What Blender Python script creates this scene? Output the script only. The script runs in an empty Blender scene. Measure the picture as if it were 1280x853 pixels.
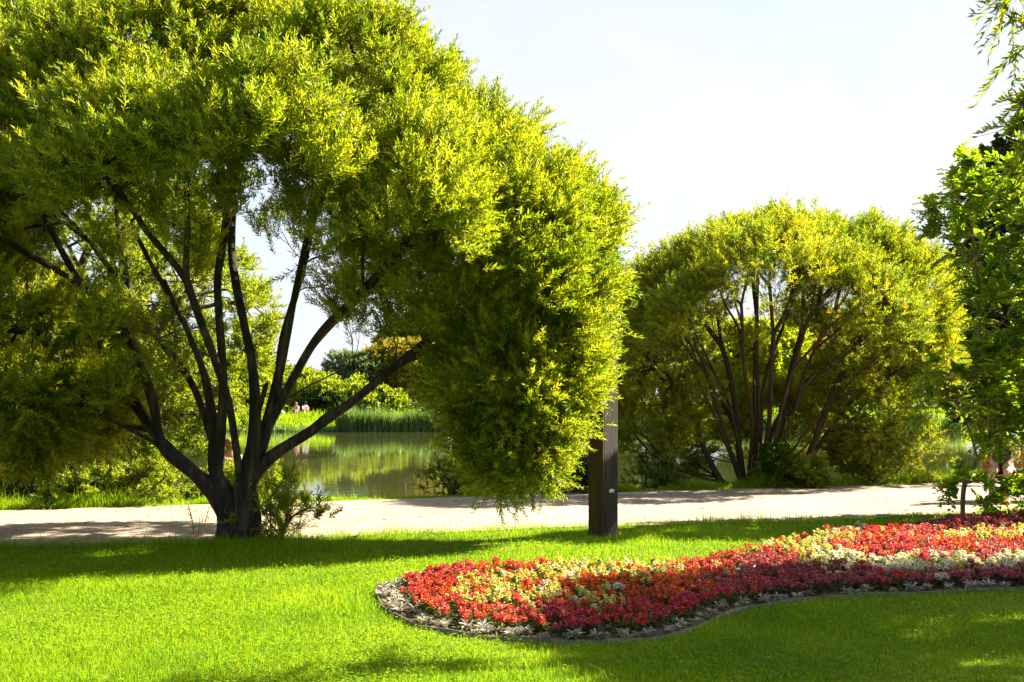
import bpy, math, random
import numpy as np
from mathutils import Vector

SEED = 7
rng = np.random.default_rng(SEED)
random.seed(SEED)
C = bpy.context.scene.collection
CAMZ, F, HY, CX = 1.6, 1400.0, 500.0, 640.0      # eye height, focal length in photo pixels, horizon row, centre column
UP = np.array([0, 0, 1.0])


def P(px, py, d):
    """point in metres seen at photo pixel (px, py) from d metres away"""
    return np.array([(px - CX) / F * d, d, CAMZ - (py - HY) / F * d])


def G(px, py):
    """point on the flat ground (z = 0) under photo pixel"""
    d = F * CAMZ / (py - HY)
    return np.array([(px - CX) / F * d, d, 0.0])


def to_px(p):
    p = np.asarray(p, float)
    return CX + p[..., 0] / p[..., 1] * F, HY + (CAMZ - p[..., 2]) / p[..., 1] * F


# ------------------------------------------------------------------ objects
def link(name, data):
    o = bpy.data.objects.new(name, data)
    C.objects.link(o)
    return o


def tag(o, label=None, cat=None, group=None, kind=None):
    if label: o['label'] = label
    if cat: o['category'] = cat
    if group: o['group'] = group
    if kind: o['kind'] = kind
    return o


def empty(name, loc, label, cat, group=None):
    o = link(name, None)
    o.empty_display_size = 0.1
    o.location = Vector(loc)
    return tag(o, label, cat, group)


def mesh_from(name, verts, tris=None, quads=None, mats=(), rnd=None, mat_idx=None, smooth=False):
    verts = np.asarray(verts, np.float32).reshape(-1, 3)
    tris = np.zeros((0, 3), np.int32) if tris is None else np.asarray(tris, np.int32).reshape(-1, 3)
    quads = np.zeros((0, 4), np.int32) if quads is None else np.asarray(quads, np.int32).reshape(-1, 4)
    me = bpy.data.meshes.new(name)
    me.vertices.add(len(verts))
    me.vertices.foreach_set('co', verts.ravel())
    loops = np.concatenate([tris.ravel(), quads.ravel()])
    nf = len(tris) + len(quads)
    starts = np.concatenate([np.arange(len(tris)) * 3, len(tris) * 3 + np.arange(len(quads)) * 4]).astype(np.int32)
    me.loops.add(len(loops))
    me.loops.foreach_set('vertex_index', loops.astype(np.int32))
    me.polygons.add(nf)
    me.polygons.foreach_set('loop_start', starts)
    if smooth:
        me.polygons.foreach_set('use_smooth', np.ones(nf, bool))
    if mat_idx is not None:
        me.polygons.foreach_set('material_index', np.asarray(mat_idx, np.int32))
    for m in mats:
        me.materials.append(m)
    if rnd is not None:
        a = me.attributes.new('rnd', 'FLOAT', 'FACE')
        a.data.foreach_set('value', np.asarray(rnd, np.float32))
    me.update(calc_edges=True)
    return me


def part(name, me, parent, label=None):
    o = link(name, me)
    if parent is not None:
        o.parent = parent
        # mesh data is in world metres: bring it under the parent's origin
        if tuple(parent.location) != (0, 0, 0):
            o.matrix_parent_inverse.identity()
            o.location = -parent.location
    if label: o['label'] = label
    return o


# ------------------------------------------------------------------ materials
def new_mat(name):
    m = bpy.data.materials.new(name)
    m.use_nodes = True
    nt = m.node_tree
    nt.nodes.clear()
    return m, nt, nt.nodes, nt.links


def ramp(N, stops, interp='LINEAR'):
    r = N.new('ShaderNodeValToRGB')
    r.color_ramp.interpolation = interp
    e = r.color_ramp.elements
    while len(e) < len(stops):
        e.new(0.5)
    for el, (pos, col) in zip(e, stops):
        el.position = pos
        el.color = (*col, 1)
    return r


def leaf_mat(name, stops, trans=0.42, boost=1.7, rough=0.42, spec=0.4, big=0.6):
    """leaf: glossy top, light passing through; per-leaf colour from the face attribute rnd"""
    m, nt, N, L = new_mat(name)
    at = N.new('ShaderNodeAttribute'); at.attribute_name = 'rnd'
    r = ramp(N, stops)
    geo = N.new('ShaderNodeNewGeometry')
    nz = N.new('ShaderNodeTexNoise'); nz.inputs['Scale'].default_value = big; nz.inputs['Detail'].default_value = 2
    L.new(geo.outputs['Position'], nz.inputs['Vector'])
    ma = N.new('ShaderNodeMath'); ma.operation = 'MULTIPLY_ADD'
    L.new(nz.outputs['Fac'], ma.inputs[0]); ma.inputs[1].default_value = 0.9
    sub = N.new('ShaderNodeMath'); sub.operation = 'SUBTRACT'
    L.new(at.outputs['Fac'], sub.inputs[0]); sub.inputs[1].default_value = 0.45
    L.new(sub.outputs[0], ma.inputs[2])
    L.new(ma.outputs[0], r.inputs['Fac'])
    p = N.new('ShaderNodeBsdfPrincipled')
    p.inputs['Roughness'].default_value = rough
    p.inputs['Specular IOR Level'].default_value = spec
    L.new(r.outputs['Color'], p.inputs['Base Color'])
    mul = N.new('ShaderNodeMix'); mul.data_type = 'RGBA'; mul.blend_type = 'MULTIPLY'
    mul.inputs[0].default_value = 1
    L.new(r.outputs['Color'], mul.inputs[6]); mul.inputs[7].default_value = (boost * 1.08, boost, boost * 0.45, 1)
    t = N.new('ShaderNodeBsdfTranslucent')
    L.new(mul.outputs[2], t.inputs['Color'])
    mx = N.new('ShaderNodeMixShader'); mx.inputs[0].default_value = trans
    L.new(p.outputs[0], mx.inputs[1]); L.new(t.outputs[0], mx.inputs[2])
    o = N.new('ShaderNodeOutputMaterial'); L.new(mx.outputs[0], o.inputs['Surface'])
    return m


def rough_mat(name, stops, scale=8, detail=6, rough=0.85, bump=0.3, bscale=None, stretch=(1, 1, 1), spec=0.3, dist=0.02):
    m, nt, N, L = new_mat(name)
    tc = N.new('ShaderNodeTexCoord')
    mp = N.new('ShaderNodeMapping'); mp.inputs['Scale'].default_value = stretch
    L.new(tc.outputs['Object'], mp.inputs['Vector'])
    nz = N.new('ShaderNodeTexNoise'); nz.inputs['Scale'].default_value = scale; nz.inputs['Detail'].default_value = detail
    nz.inputs['Roughness'].default_value = 0.65
    L.new(mp.outputs[0], nz.inputs['Vector'])
    r = ramp(N, stops); L.new(nz.outputs['Fac'], r.inputs['Fac'])
    p = N.new('ShaderNodeBsdfPrincipled'); p.inputs['Roughness'].default_value = rough
    p.inputs['Specular IOR Level'].default_value = spec
    L.new(r.outputs['Color'], p.inputs['Base Color'])
    n2 = N.new('ShaderNodeTexNoise'); n2.inputs['Scale'].default_value = bscale or scale * 3; n2.inputs['Detail'].default_value = 6
    L.new(mp.outputs[0], n2.inputs['Vector'])
    b = N.new('ShaderNodeBump'); b.inputs['Strength'].default_value = bump; b.inputs['Distance'].default_value = dist
    L.new(n2.outputs['Fac'], b.inputs['Height']); L.new(b.outputs[0], p.inputs['Normal'])
    o = N.new('ShaderNodeOutputMaterial'); L.new(p.outputs[0], o.inputs['Surface'])
    return m


M = {}
M['willow_leaf'] = leaf_mat('willow_leaf', [(0.0, (0.08, 0.135, 0.006)), (0.4, (0.175, 0.235, 0.008)), (0.75, (0.28, 0.315, 0.010)), (1.0, (0.36, 0.35, 0.025))], trans=0.5)
M['far_willow_leaf'] = leaf_mat('far_willow_leaf', [(0.0, (0.075, 0.13, 0.008)), (0.4, (0.17, 0.23, 0.010)), (0.75, (0.29, 0.32, 0.011)), (1.0, (0.38, 0.32, 0.02))], trans=0.48)
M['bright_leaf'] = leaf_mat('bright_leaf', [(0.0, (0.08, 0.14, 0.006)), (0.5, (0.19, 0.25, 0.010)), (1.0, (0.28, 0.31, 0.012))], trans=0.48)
M['locust_leaf'] = leaf_mat('locust_leaf', [(0.0, (0.06, 0.13, 0.005)), (0.5, (0.15, 0.25, 0.007)), (0.85, (0.25, 0.33, 0.009)), (1.0, (0.38, 0.38, 0.012))], trans=0.58)
M['dark_leaf'] = leaf_mat('dark_leaf', [(0.0, (0.02, 0.04, 0.012)), (0.5, (0.04, 0.07, 0.016)), (1.0, (0.07, 0.10, 0.02))], trans=0.3, boost=1.4)
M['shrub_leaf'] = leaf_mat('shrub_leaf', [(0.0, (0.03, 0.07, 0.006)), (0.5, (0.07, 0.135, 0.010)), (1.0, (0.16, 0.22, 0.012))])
M['grey_leaf'] = leaf_mat('grey_leaf', [(0.0, (0.10, 0.16, 0.065)), (0.5, (0.16, 0.23, 0.09)), (1.0, (0.22, 0.30, 0.11))], trans=0.35, boost=1.2)
M['gold_leaf'] = leaf_mat('gold_leaf', [(0.0, (0.10, 0.10, 0.008)), (0.5, (0.21, 0.18, 0.012)), (1.0, (0.29, 0.25, 0.015))])
M['reed'] = leaf_mat('reed', [(0.0, (0.04, 0.08, 0.025)), (0.5, (0.11, 0.19, 0.05)), (1.0, (0.22, 0.30, 0.06))], trans=0.4)
M['grass'] = leaf_mat('grass', [(0.0, (0.07, 0.15, 0.004)), (0.4, (0.15, 0.275, 0.005)), (0.75, (0.235, 0.35, 0.006)), (1.0, (0.34, 0.37, 0.012))], trans=0.5, boost=1.6, rough=0.55, spec=0.15, big=0.9)
M['plant_leaf'] = leaf_mat('plant_leaf', [(0.0, (0.03, 0.06, 0.008)), (1.0, (0.11, 0.14, 0.015))], trans=0.3)
M['bronze_leaf'] = leaf_mat('bronze_leaf', [(0.0, (0.04, 0.022, 0.014)), (1.0, (0.12, 0.06, 0.03))], trans=0.3)
M['silver_leaf'] = leaf_mat('silver_leaf', [(0.0, (0.22, 0.19, 0.13)), (0.6, (0.44, 0.41, 0.33)), (1.0, (0.60, 0.58, 0.52))], trans=0.15, boost=1.0, rough=0.8)


def bloom(name, a, b, c):
    return leaf_mat(name, [(0.1, a), (0.5, b), (0.9, c)], trans=0.3, boost=1.15, rough=0.5)


M['b_red'] = bloom('red_petal', (0.34, 0.02, 0.014), (0.58, 0.05, 0.025), (0.66, 0.17, 0.10))
M['b_orange'] = bloom('orange_petal', (0.475, 0.040, 0.009), (0.607, 0.098, 0.011), (0.660, 0.251, 0.023))
M['b_cream'] = bloom('cream_petal', (0.449, 0.396, 0.046), (0.581, 0.528, 0.115), (0.660, 0.634, 0.317))
M['b_pink'] = bloom('pink_petal', (0.370, 0.017, 0.040), (0.554, 0.040, 0.086), (0.660, 0.172, 0.185))
M['b_coral'] = bloom('coral_petal', (0.370, 0.021, 0.021), (0.554, 0.063, 0.052), (0.660, 0.198, 0.115))
M['b_crimson'] = bloom('crimson_petal', (0.20, 0.03, 0.035), (0.40, 0.085, 0.095), (0.58, 0.22, 0.21))
M['b_white'] = bloom('white_petal', (0.48, 0.46, 0.32), (0.64, 0.63, 0.50), (0.74, 0.74, 0.66))
M['bark'] = rough_mat('bark', [(0.32, (0.006, 0.0045, 0.003)), (0.5, (0.022, 0.016, 0.010)), (0.72, (0.085, 0.066, 0.042))], scale=9, bump=0.9, bscale=18, stretch=(1, 1, 0.18), dist=0.04)
M['brown_bark'] = rough_mat('brown_bark', [(0.25, (0.02, 0.013, 0.007)), (0.6, (0.055, 0.036, 0.017)), (0.85, (0.11, 0.075, 0.038))], scale=9, bump=0.8, bscale=18, stretch=(1, 1, 0.2), dist=0.03)
M['tan_bark'] = rough_mat('tan_bark', [(0.2, (0.06, 0.04, 0.025)), (0.6, (0.17, 0.12, 0.08)), (0.85, (0.30, 0.22, 0.16))], scale=6, bump=0.7, bscale=20, stretch=(1, 1, 0.3), dist=0.02)
M['soil'] = rough_mat('soil', [(0.3, (0.04, 0.025, 0.015)), (0.6, (0.12, 0.075, 0.045)), (0.85, (0.24, 0.17, 0.11))], scale=26, bump=1.0, bscale=40, dist=0.03)
M['edging'] = rough_mat('edging', [(0.3, (0.07, 0.06, 0.04)), (0.7, (0.16, 0.145, 0.10))], scale=12, rough=0.6, bump=0.1)


def ground_material():
    m, nt, N, L = new_mat('ground_turf')
    geo = N.new('ShaderNodeNewGeometry')
    n1 = N.new('ShaderNodeTexNoise'); n1.inputs['Scale'].default_value = 1.1; n1.inputs['Detail'].default_value = 5
    n2 = N.new('ShaderNodeTexNoise'); n2.inputs['Scale'].default_value = 40; n2.inputs['Detail'].default_value = 4
    for n in (n1, n2):
        L.new(geo.outputs['Position'], n.inputs['Vector'])
    r1 = ramp(N, [(0.3, (0.09, 0.17, 0.005)), (0.55, (0.16, 0.25, 0.007)), (0.75, (0.22, 0.28, 0.010))])
    L.new(n1.outputs['Fac'], r1.inputs['Fac'])
    r2 = ramp(N, [(0.35, (0.25, 0.25, 0.25)), (0.65, (1, 1, 1))])
    L.new(n2.outputs['Fac'], r2.inputs['Fac'])
    mul = N.new('ShaderNodeMix'); mul.data_type = 'RGBA'; mul.blend_type = 'MULTIPLY'; mul.inputs[0].default_value = 0.8
    L.new(r1.outputs['Color'], mul.inputs[6]); L.new(r2.outputs['Color'], mul.inputs[7])
    p = N.new('ShaderNodeBsdfPrincipled'); p.inputs['Roughness'].default_value = 0.9; p.inputs['Specular IOR Level'].default_value = 0.1
    L.new(mul.outputs[2], p.inputs['Base Color'])
    b = N.new('ShaderNodeBump'); b.inputs['Strength'].default_value = 0.8; b.inputs['Distance'].default_value = 0.04
    L.new(n2.outputs['Fac'], b.inputs['Height']); L.new(b.outputs[0], p.inputs['Normal'])
    o = N.new('ShaderNodeOutputMaterial'); L.new(p.outputs[0], o.inputs['Surface'])
    return m


def path_material():
    m, nt, N, L = new_mat('pale_gravel')
    geo = N.new('ShaderNodeNewGeometry')
    n1 = N.new('ShaderNodeTexNoise'); n1.inputs['Scale'].default_value = 0.5; n1.inputs['Detail'].default_value = 6
    n2 = N.new('ShaderNodeTexVoronoi'); n2.inputs['Scale'].default_value = 55
    n3 = N.new('ShaderNodeTexNoise'); n3.inputs['Scale'].default_value = 9; n3.inputs['Detail'].default_value = 8
    for n in (n1, n2, n3):
        L.new(geo.outputs['Position'], n.inputs['Vector'])
    r1 = ramp(N, [(0.3, (0.36, 0.28, 0.20)), (0.7, (0.47, 0.375, 0.28))])
    L.new(n1.outputs['Fac'], r1.inputs['Fac'])
    r2 = ramp(N, [(0.36, (0.60, 0.57, 0.53)), (0.62, (1, 1, 1))])
    L.new(n3.outputs['Fac'], r2.inputs['Fac'])
    hs = N.new('ShaderNodeMix'); hs.data_type = 'RGBA'; hs.blend_type = 'MULTIPLY'; hs.inputs[0].default_value = 0.8
    L.new(r1.outputs['Color'], hs.inputs[6]); L.new(r2.outputs['Color'], hs.inputs[7])
    hv = N.new('ShaderNodeMix'); hv.data_type = 'RGBA'; hv.blend_type = 'MULTIPLY'; hv.inputs[0].default_value = 0.18
    L.new(hs.outputs[2], hv.inputs[6]); L.new(n2.outputs['Color'], hv.inputs[7])
    p = N.new('ShaderNodeBsdfPrincipled'); p.inputs['Roughness'].default_value = 0.95; p.inputs['Specular IOR Level'].default_value = 0.15
    L.new(hv.outputs[2], p.inputs['Base Color'])
    b = N.new('ShaderNodeBump'); b.inputs['Strength'].default_value = 0.5; b.inputs['Distance'].default_value = 0.015
    L.new(n2.outputs['Distance'], b.inputs['Height']); L.new(b.outputs[0], p.inputs['Normal'])
    o = N.new('ShaderNodeOutputMaterial'); L.new(p.outputs[0], o.inputs['Surface'])
    return m


def water_material():
    m, nt, N, L = new_mat('pond_water')
    geo = N.new('ShaderNodeNewGeometry')
    mp = N.new('ShaderNodeMapping'); mp.inputs['Scale'].default_value = (0.9, 1.5, 1)
    L.new(geo.outputs['Position'], mp.inputs['Vector'])
    n1 = N.new('ShaderNodeTexNoise'); n1.inputs['Scale'].default_value = 2.2; n1.inputs['Detail'].default_value = 3
    L.new(mp.outputs[0], n1.inputs['Vector'])
    n2 = N.new('ShaderNodeTexNoise'); n2.inputs['Scale'].default_value = 0.12; n2.inputs['Detail'].default_value = 2
    L.new(mp.outputs[0], n2.inputs['Vector'])
    r = ramp(N, [(0.42, (0.15, 0.15, 0.15)), (0.62, (1, 1, 1))]); L.new(n2.outputs['Fac'], r.inputs['Fac'])
    p = N.new('ShaderNodeBsdfPrincipled')
    p.inputs['Base Color'].default_value = (0.04, 0.045, 0.014, 1)
    p.inputs['Roughness'].default_value = 0.03
    p.inputs['IOR'].default_value = 1.333
    b = N.new('ShaderNodeBump'); b.inputs['Distance'].default_value = 0.02
    L.new(n1.outputs['Fac'], b.inputs['Height'])
    ms = N.new('ShaderNodeMath'); ms.operation = 'MULTIPLY'; ms.inputs[1].default_value = 0.22
    L.new(r.outputs['Color'], ms.inputs[0]); L.new(ms.outputs[0], b.inputs['Strength'])
    L.new(b.outputs[0], p.inputs['Normal'])
    o = N.new('ShaderNodeOutputMaterial'); L.new(p.outputs[0], o.inputs['Surface'])
    return m


def plain(name, col, rough=0.7, var=0.12, scale=20, bump=0.15):
    lo = tuple(c * (1 - var) for c in col); hi = tuple(min(1, c * (1 + var)) for c in col)
    return rough_mat(name, [(0.3, lo), (0.7, hi)], scale=scale, rough=rough, bump=bump, dist=0.01)


# ------------------------------------------------------------------ terrain
def near_edge(x): return 13.77 + 0.303 * x + 0.10 * np.sin(x * 0.9 + 1) + 0.05 * np.sin(x * 2.7)
def far_edge(x): return 18.55 + 0.35 * x + 0.06 * np.sin(x * 0.8)
def sig(t): return 1 / (1 + np.exp(-np.clip(t, -30, 30)))
def bank_w(x): return 1.9 + 3.2 * sig((-4.4 - x) * 2.2) + 1.6 * sig((x - 2.2) * 2.0)
def sstep(t):
    t = np.clip(t, 0, 1); return t * t * (3 - 2 * t)
def far_shore(x): return 74.0 + 1.2 * np.sin(x * 0.21) + 1.5 * np.sin(x * 0.06 + 1)


def height(x, y):
    x = np.asarray(x, float); y = np.asarray(y, float)
    e = far_edge(x) + 0.45
    z1 = -1.1 * sstep((y - e) / (bank_w(x) + 0.5))
    s = far_shore(x)
    rise = np.interp(y - s, [-3, 0, 1.0, 3, 9, 20, 60, 200], [0, 0.6, 0.85, 1.05, 1.65, 2.0, 2.6, 3.2])
    lawn = 0.025 * np.sin(x * 0.7 + 0.3) * np.sin(y * 0.55) * sstep((near_edge(x) - 0.4 - y) / 2.0)
    return z1 + rise + lawn


def build_ground():
    xs = np.concatenate([np.array([-1600, -900, -500, -300, -200, -140, -100]), np.arange(-80, -14, 3.0), np.arange(-14, 14.01, 0.28),
                         np.arange(17, 81, 3.0), np.array([100, 140, 200, 300, 500, 900, 1600])])
    ys = np.concatenate([np.array([-300, -100, -40, -15, -5, 0]), np.arange(2, 30, 0.28), np.arange(30, 70, 2.0), np.arange(70, 96, 0.5),
                         np.array([100, 110, 125, 150, 200, 300, 500, 900, 1800])])
    X, Y = np.meshgrid(xs, ys)
    Z = height(np.clip(X, -200, 200), Y)
    nx, ny = len(xs), len(ys)
    idx = np.arange(nx * ny).reshape(ny, nx)
    q = np.stack([idx[:-1, :-1], idx[:-1, 1:], idx[1:, 1:], idx[1:, :-1]], -1).reshape(-1, 4)
    o = link('ground', mesh_from('ground', np.stack([X, Y, Z], -1), quads=q, mats=[ground_material()], smooth=True))
    tag(o, kind='structure')
    # gravel path
    px = np.arange(-90, 90.1, 0.3)
    rows = []
    for k in range(13):
        t = k / 12
        y = near_edge(px) * (1 - t) + far_edge(px) * t
        if k == 0: y = y - 0.12
        if k == 12: y = y + 0.10
        rows.append(np.stack([px, y, height(px, y) + 0.012 + 0.02 * math.sin(t * math.pi)], -1))
    V = np.stack(rows)
    idx = np.arange(13 * len(px)).reshape(13, len(px))
    q = np.stack([idx[:-1, :-1], idx[:-1, 1:], idx[1:, 1:], idx[1:, :-1]], -1).reshape(-1, 4)
    tag(link('path', mesh_from('path', V, quads=q, mats=[path_material()], smooth=True)), kind='structure')
    w = np.array([[-250, 8, -0.5], [250, 8, -0.5], [250, 82, -0.5], [-250, 82, -0.5]], float)
    # the pond sheet lies under the ground everywhere but in the pond basin
    tag(link('water', mesh_from('water', w, quads=[[0, 1, 2, 3]], mats=[water_material()])), kind='structure')


# ------------------------------------------------------------------ leaves and shoots
def unit(v):
    return v / np.maximum(np.linalg.norm(v, axis=-1, keepdims=True), 1e-9)


def rand_unit(n):
    return unit(rng.normal(size=(n, 3)))


LEAF = {   # outline across (t along, half width), both sides
    'lance': ([0, 0.4, 1.0], [0, 1, 0]),
    'oval': ([0, 0.3, 0.72, 1.0], [0, 0.95, 0.85, 0]),
}


def leaves_mesh(pos, d, nrm, length, width, shape='lance', fold=0.25, droop=0.12):
    n = len(pos)
    d = unit(d)
    s = unit(np.cross(d, nrm))
    nn = np.cross(s, d)
    L_ = length[:, None]; W = width[:, None]
    if shape == 'lance':
        b = pos
        l = pos + d * L_ * 0.42 + s * W * 0.5 + nn * W * fold
        r = pos + d * L_ * 0.42 - s * W * 0.5 + nn * W * fold
        t = pos + d * L_ - nn * L_ * droop
        V = np.stack([b, l, r, t], 1).reshape(-1, 3)
        i = np.arange(n)[:, None] * 4
        T = np.concatenate([i + np.array([[0, 2, 3]]), i + np.array([[0, 3, 1]])], 1).reshape(-1, 3)
        return V, T, 2
    b = pos
    l1 = pos + d * L_ * 0.28 + s * W * 0.46 + nn * W * fold
    r1 = pos + d * L_ * 0.28 - s * W * 0.46 + nn * W * fold
    l2 = pos + d * L_ * 0.72 + s * W * 0.42 + nn * (W * fold - L_ * droop * 0.5)
    r2 = pos + d * L_ * 0.72 - s * W * 0.42 + nn * (W * fold - L_ * droop * 0.5)
    t = pos + d * L_ - nn * L_ * droop
    V = np.stack([b, l1, r1, l2, r2, t], 1).reshape(-1, 3)
    i = np.arange(n)[:, None] * 6
    T = np.concatenate([i + np.array([a]) for a in ([0, 2, 4], [0, 4, 5], [0, 5, 3], [0, 3, 1])], 1).reshape(-1, 3)
    return V, T, 4


def shoot_leaves(base, sdir, slen, n, ll, lw, ang=(0.55, 0.95), shape='lance', planar=False, sag=0.15, face_up=0.3):
    """leaves along shoots; returns arrays for leaves_mesh"""
    S = len(base)
    t = np.linspace(0.06, 1.0, n)[None, :] + rng.uniform(-0.02, 0.02, (S, n))
    sdir = unit(sdir)
    ref = np.where(np.abs(sdir[:, 2:3]) > 0.9, np.array([[1.0, 0, 0]]), np.array([[0, 0, 1.0]]))
    a = unit(np.cross(sdir, ref)); b = np.cross(a, sdir)
    off = rng.uniform(0, 6.28, (S, 1))
    if planar:
        roll = rng.uniform(-0.5, 0.5, (S, 1))
        ph = np.tile(np.arange(n) % 2 * math.pi, (S, 1)) + roll
        ph[:, -1] = roll[:, 0]
    else:
        ph = off + np.arange(n)[None, :] * 2.4 + rng.uniform(-0.4, 0.4, (S, n))
    side = a[:, None, :] * np.cos(ph)[..., None] + b[:, None, :] * np.sin(ph)[..., None]
    cur = (t ** 2)[..., None] * (slen[:, None, None]) * np.array([0, 0, -sag])
    pos = base[:, None, :] + sdir[:, None, :] * (t * slen[:, None])[..., None] + cur
    th = rng.uniform(ang[0], ang[1], (S, n)) * (1.1 - 0.45 * t)
    if planar:
        th[:, -1] = 0.05
    ld = sdir[:, None, :] * np.cos(th)[..., None] + side * np.sin(th)[..., None]
    if planar:
        nr = np.broadcast_to(b[:, None, :], ld.shape) + rng.normal(size=ld.shape) * 0.25
    else:
        nr = sdir[:, None, :] * 0.7 + np.array([0.12, 0, face_up + .15]) + rng.normal(size=ld.shape) * 0.5
    sz = rng.uniform(0.62, 1.3, (S, n)) * (1 - 0.35 * t)
    return (pos.reshape(-1, 3), ld.reshape(-1, 3), nr.reshape(-1, 3), (ll * sz).ravel(), (lw * rng.uniform(0.8, 1.2, (S, n)) * np.sqrt(sz)).ravel())


# ------------------------------------------------------------------ branches
def tubes(A, B, TA, TB, ra, rb, K=5, sides=6):
    """batch of curved limbs from A to B (Hermite), as quads"""
    n = len(A)
    if n == 0:
        return np.zeros((0, 3)), np.zeros((0, 4), int)
    ln = np.linalg.norm(B - A, axis=1)[:, None]
    t = np.linspace(0, 1, K)[None, :, None]
    a = A[:, None, :]; b = B[:, None, :]
    ta = (unit(TA) * ln)[:, None, :]; tb = (unit(TB) * ln)[:, None, :]
    c = (2 * t**3 - 3 * t**2 + 1) * a + (t**3 - 2 * t**2 + t) * ta + (-2 * t**3 + 3 * t**2) * b + (t**3 - t**2) * tb
    tg = (6 * t**2 - 6 * t) * a + (3 * t**2 - 4 * t + 1) * ta + (-6 * t**2 + 6 * t) * b + (3 * t**2 - 2 * t) * tb
    tg = unit(tg)
    ref = np.where(np.abs(unit(B - A)[:, 1:2]) > 0.85, np.array([[1.0, 0, 0]]), np.array([[0, 1.0, 0]]))[:, None, :]
    u = unit(np.cross(tg, np.broadcast_to(ref, tg.shape))); v = np.cross(tg, u)
    r = ra[:, None] * (1 - t[..., 0]) + rb[:, None] * t[..., 0]
    ph = np.arange(sides) / sides * 2 * math.pi
    V = c[:, :, None, :] + r[:, :, None, None] * (u[:, :, None, :] * np.cos(ph)[None, None, :, None] + v[:, :, None, :] * np.sin(ph)[None, None, :, None])
    base = np.arange(n)[:, None, None] * (K * sides)
    k = np.arange(K - 1)[None, :, None] * sides
    s = np.arange(sides)[None, None, :]; s2 = (np.arange(sides) + 1)[None, None, :] % sides
    Q = np.stack([base + k + s, base + k + s2, base + k + sides + s2, base + k + sides + s], -1).reshape(-1, 4)
    return V.reshape(-1, 3), Q


class Limbs:
    def __init__(self):
        self.e = []           # A, B, TA, TB, ra, rb

    def add(self, A, B, TA, TB, ra, rb):
        self.e.append((A, B, TA, TB, ra, rb))

    def meshes(self, split=0.018):
        A, B, TA, TB, ra, rb = [np.array(c, float) for c in zip(*self.e)]
        out = []
        for sel, groups in ((ra >= split, ((0.05, 9, 12), (0, 6, 8))), (ra < split, ((0.008, 5, 5), (0, 4, 3)))):
            Vs, Qs, off = [], [], 0
            last = 1e9
            for lo, K, sd in groups:
                m = sel & (ra >= lo) & (ra < last); last = lo
                V, Q = tubes(A[m], B[m], TA[m], TB[m], ra[m], rb[m], K, sd)
                Vs.append(V); Qs.append(Q + off); off += len(V)
            out.append((np.concatenate(Vs), np.concatenate(Qs)))
        return out


def split_tips(limbs, pos, tdir, tips, rtip, expo, bend=0.45):
    """grow limbs from pos to all tips, forking again and again"""
    stack = [(pos, tdir, np.arange(len(tips)), rtip * len(tips) ** expo)]
    while stack:
        p, d, ids, rp = stack.pop()
        n = len(ids)
        if n == 0:
            continue
        if n == 1:
            q = tips[ids[0]]
            to = unit(q - p)
            limbs.add(p, q, d * 0.5 + to, to + UP * 0.15, rp, rtip * 0.6)
            continue
        pts = tips[ids]
        rel = pts - p
        cen = pts.mean(0)
        # two-means on directions and places
        feat = np.concatenate([unit(rel) * np.linalg.norm(cen - p), pts * 0.6], 1)
        i0 = rng.integers(n)
        i1 = np.argmax(((feat - feat[i0]) ** 2).sum(1))
        i0 = np.argmax(((feat - feat[i1]) ** 2).sum(1))
        c0, c1 = feat[i0], feat[i1]
        for _ in range(3):
            g = ((feat - c0) ** 2).sum(1) < ((feat - c1) ** 2).sum(1)
            if g.all() or not g.any(): break
            c0, c1 = feat[g].mean(0), feat[~g].mean(0)
        if g.all() or not g.any():
            g = np.arange(n) < n // 2
        for m in (g, ~g):
            sub = ids[m]
            if len(sub) == 0: continue
            c = tips[sub].mean(0)
            to = c - p
            dist = np.linalg.norm(to)
            frac = 0.42 if len(sub) > 2 else 0.55
            q = p + to * frac * rng.uniform(0.75, 1.15) + d * dist * 0.10 + rng.normal(size=3) * dist * 0.035
            if len(sub) == 1:
                stack.append((p, unit(d + 0.4 * unit(to)), sub, rtip * 1.15)); continue
            rc = rtip * len(sub) ** expo
            nd = unit(unit(to) * (1 - bend) + d * bend * 0.6 + UP * 0.12)
            limbs.add(p, q, d * 0.6 + unit(to) * 0.7, nd, min(rp, rc * 1.12), rc)
            stack.append((q, nd, sub, rc))


def poly_nodes(pts, step):
    pts = np.asarray(pts, float)
    # Catmull-Rom resample
    out = []
    q = np.vstack([2 * pts[0] - pts[1], pts, 2 * pts[-1] - pts[-2]])
    for i in range(1, len(q) - 2):
        n = max(1, int(np.linalg.norm(q[i + 1] - q[i]) / step))
        for k in range(n):
            t = k / n
            out.append(0.5 * ((2 * q[i]) + (-q[i - 1] + q[i + 1]) * t + (2 * q[i - 1] - 5 * q[i] + 4 * q[i + 1] - q[i + 2]) * t * t + (-q[i - 1] + 3 * q[i] - 3 * q[i + 1] + q[i + 2]) * t**3))
    out.append(pts[-1])
    return np.array(out)


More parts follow.
